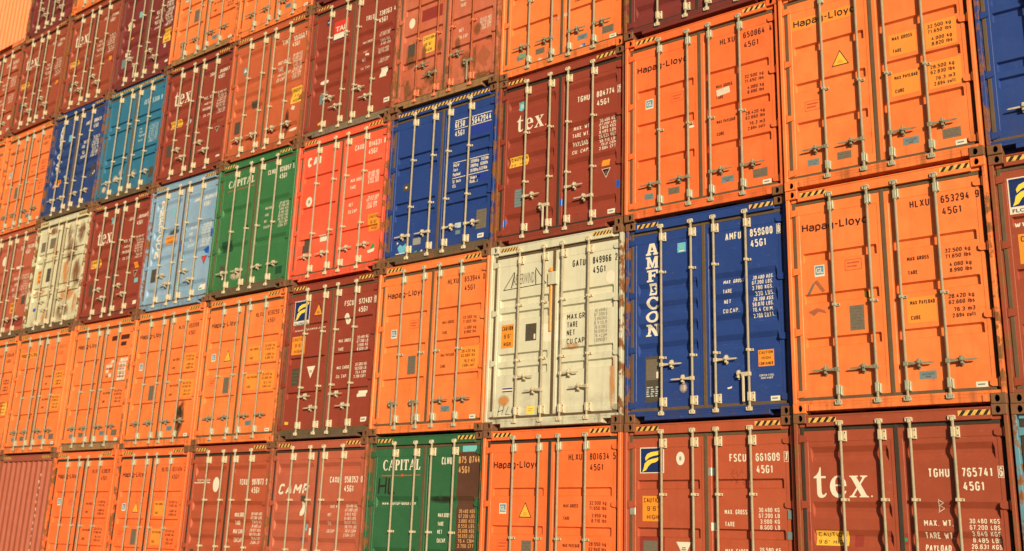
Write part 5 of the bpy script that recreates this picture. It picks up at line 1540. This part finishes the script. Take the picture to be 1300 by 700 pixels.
mk = Mark().text('GESU', 1.55, 1.80, 0.62, 0.12, 'bluewhite').text('5308 8', 1.88, 2.28, 0.64, 0.12, 'bluewhite')
b.put('R', 'number_lettering', mk)
weights(b, ('MGW', 'Tare', 'Payload', 'Insts'), TEXVALS, 'bluewhite', (1.25, 1.34, 1.43, 1.55), 0.06, [1.22 + 0.062 * i for i in range(8)], 0.05, (1.50, 1.80), (1.90, 2.26))
for i, (s_, u, v) in enumerate((('L', 0.74, 2.32), ('L', 0.95, 2.20), ('L', 0.30, 2.5), ('R', 1.5, 2.3))):
    blob(b, s_, u, v, 0.12, 0.10, 'limestain', 'lime_stain', i)
plate(b, 'R', 2.10, 2.30, 2.28, 2.55, 'darkplate')
b = Box(8, 3, 'navy blue', 'navy blue container with stacked white letters and orange sticker, left of the teal container', 'wave4', 'level', casting=True, sill='grimy')
slab_column(b, 0.34, 0.56, 0.36, 1.62)
number(b, 'AMFU', '880451', '1', 'white', 0.58, 0.105)
weights(b, ('MAX. GROSS', 'TARE', 'NET', 'CU.CAP.'), TEXVALS, 'white', (1.05, 1.19, 1.33, 1.46), 0.085, [1.00 + 0.072 * i for i in range(8)], 0.062, (1.50, 1.80), (1.94, 2.26))
scrap(b, 'L', 0.80, 0.68, 0.92, 0.86, 'skyblue', 'sky_sticker')
caution(b, 'L', 0.35, 1.83, 0.66, 2.02, ('CAUTION', 'HIGH'))
scrap(b, 'L', 0.82, 1.78, 1.0, 1.88, 'bluewhite', 'pale_sticker')
plate(b, 'R', 2.04, 1.75, 2.24, 2.05, 'darkplate')
scrap(b, 'R', 2.18, 1.88, 2.22, 2.0, 'white', 'white_sticker', 0, 2)
b = orange_box(9, 3, '657720', '', 'orange container left of the navy blue container near the left edge', 'orange', ink='brownink', tink='redink', inkname='brownink', gl=(0.29, 1.10), outline=None)
b = orange_box(10, 3, '651904', '', 'orange container of which only a corner shows at the left edge, fourth row up', 'orange', ink='brownink', tink='redink', inkname='brownink', gl=None, outline=None)

# ================================================================== ROW 5
b = Box(4, 4, 'maroon', 'dark container showing only its lowest corner above the red and white sign', 'wave', casting=True, gasket='gasketdark')
b = orange_box(5, 4, '654418', '', 'orange container at the top edge above the terracotta container', 'orange', data='big', ink='brownink', gl=None, outline=None)
b = orange_box(6, 4, '656023', '', 'orange container with dusty tan sill at the top edge, above the maroon lowercase-word container', 'orange', data='big', ink='brownink', gl=(0.32, 1.10), outline=(0.28, 1.62), sill='tan grimy', drop=(('L', 0),))
b = Box(7, 4, 'maroon', 'maroon container with cream paper scraps and yellow sticker above the teal container', 'wave', 'stagger', casting=True, drop=(('L', 1),))
number(b, 'MAXU', '618820', '', 'white', 0.50, 0.105)
weights(b, ('MAX GROSS', 'TARE', 'MAX CARGO', 'CU CAP'), TEXVALS, 'white', (1.14, 1.28, 1.42, 1.56), 0.085, [1.00 + 0.085 * i for i in range(8)], 0.07, (1.52, 1.84), (1.95, 2.22), 0.1)
b.put('L', 'paper_scrap', Mark().poly([(0.30, 1.07), (0.46, 1.00), (0.56, 1.08), (0.60, 1.18), (0.44, 1.27), (0.33, 1.22)], 'yellow').poly([(0.31, 1.08), (0.45, 1.02), (0.54, 1.09), (0.57, 1.17), (0.43, 1.25), (0.34, 1.21)], 'white', 1))
b.put('L', 'paper_scrap', Mark().rect(0.40, 1.86, 0.60, 1.97, 'white', 0, -0.1).rect(0.48, 2.0, 0.62, 2.12, 'white', 0, 0.1))
scrap(b, 'L', 0.80, 0.86, 0.92, 1.02, 'cyan', 'cyan_sticker')
scrap(b, 'L', 0.46, 1.46, 0.60, 1.54, 'stickorange', 'orange_sticker')
plate(b, 'L', 0.29, 2.02, 0.50, 2.26, 'bluegrey', lines=0)
caution(b, 'R', 1.98, 1.68, 2.28, 2.05, ('CAUTION', "9'6\"", 'HIGH'), 'yellow')
scrap(b, 'R', 2.04, 2.08, 2.12, 2.18, 'dimwhite', 'white_scrap')
scrap(b, 'R', 2.16, 2.52, 2.28, 2.59, 'white', 'white_label')
b = tex_box(8, 4, '772581', '', 'brown-red container with white lowercase word above the navy blue container', 'brick red', logo=(0.30, 0.93, 0.98, 0.25), numv=0.56, wv=1.15, casting=True, dot=False, ink='white')
scrap(b, 'L', 0.88, 1.36, 1.0, 1.5, 'cyan', 'cyan_sticker')
plate(b, 'L', 0.28, 1.98, 0.42, 2.22, 'darkplate')
scrap(b, 'L', 0.40, 2.15, 0.46, 2.25, 'white', 'white_sticker', 0, 2)
scrap(b, 'R', 2.05, 1.70, 2.17, 1.82, 'stickorange', 'orange_sticker')
b = tex_box(9, 4, '779343', '', 'brown-red container with white lowercase word second from the left edge, fifth row up', 'brick red', logo=(0.30, 0.93, 0.98, 0.25), numv=0.56, wv=1.15, casting=True, dot=False)
scrap(b, 'R', 2.05, 1.72, 2.17, 1.84, 'stickorange', 'orange_sticker')
plate(b, 'L', 0.28, 1.98, 0.42, 2.22, 'darkplate')
b = Box(10, 4, 'orange red', 'orange-red container with white weight figures at the left edge below the ribbed orange end', 'stepf', 'level', casting=True, gasket='gasketdark')
number(b, 'CAXU', '913977', '', 'white', 0.55, 0.105)
weights(b, ('MAX GROSS', 'TARE', 'NET', 'CU CAP'), TEXVALS, 'dimwhite', (1.14, 1.26, 1.62, 1.74), 0.07, (1.02, 1.10, 1.18, 1.26, 1.52, 1.60, 1.68, 1.76), 0.062, (1.50, 1.82), (1.95, 2.24))
scrap(b, 'R', 2.10, 2.16, 2.27, 2.28, 'white', 'white_sticker')
white_label(b, 2.15, 2.55, 0.13, 0.07)

# ================================================================== ROW 6
b = orange_box(8, 5, '650077', '', 'orange container showing only its lower corner at the top edge above a lowercase-word container', 'orange', data='none', gl=None, outline=None)
b = Box(9, 5, 'maroon', 'maroon container at the top edge right of the ribbed orange end', 'wave', 'stagger', casting=True, gasket='gasketdark')
b = Box(10, 5, 'amber orange', 'bright orange container showing its closed ribbed end in the top left corner', ribbed=True, casting=False, stripe=None)

GL.done()
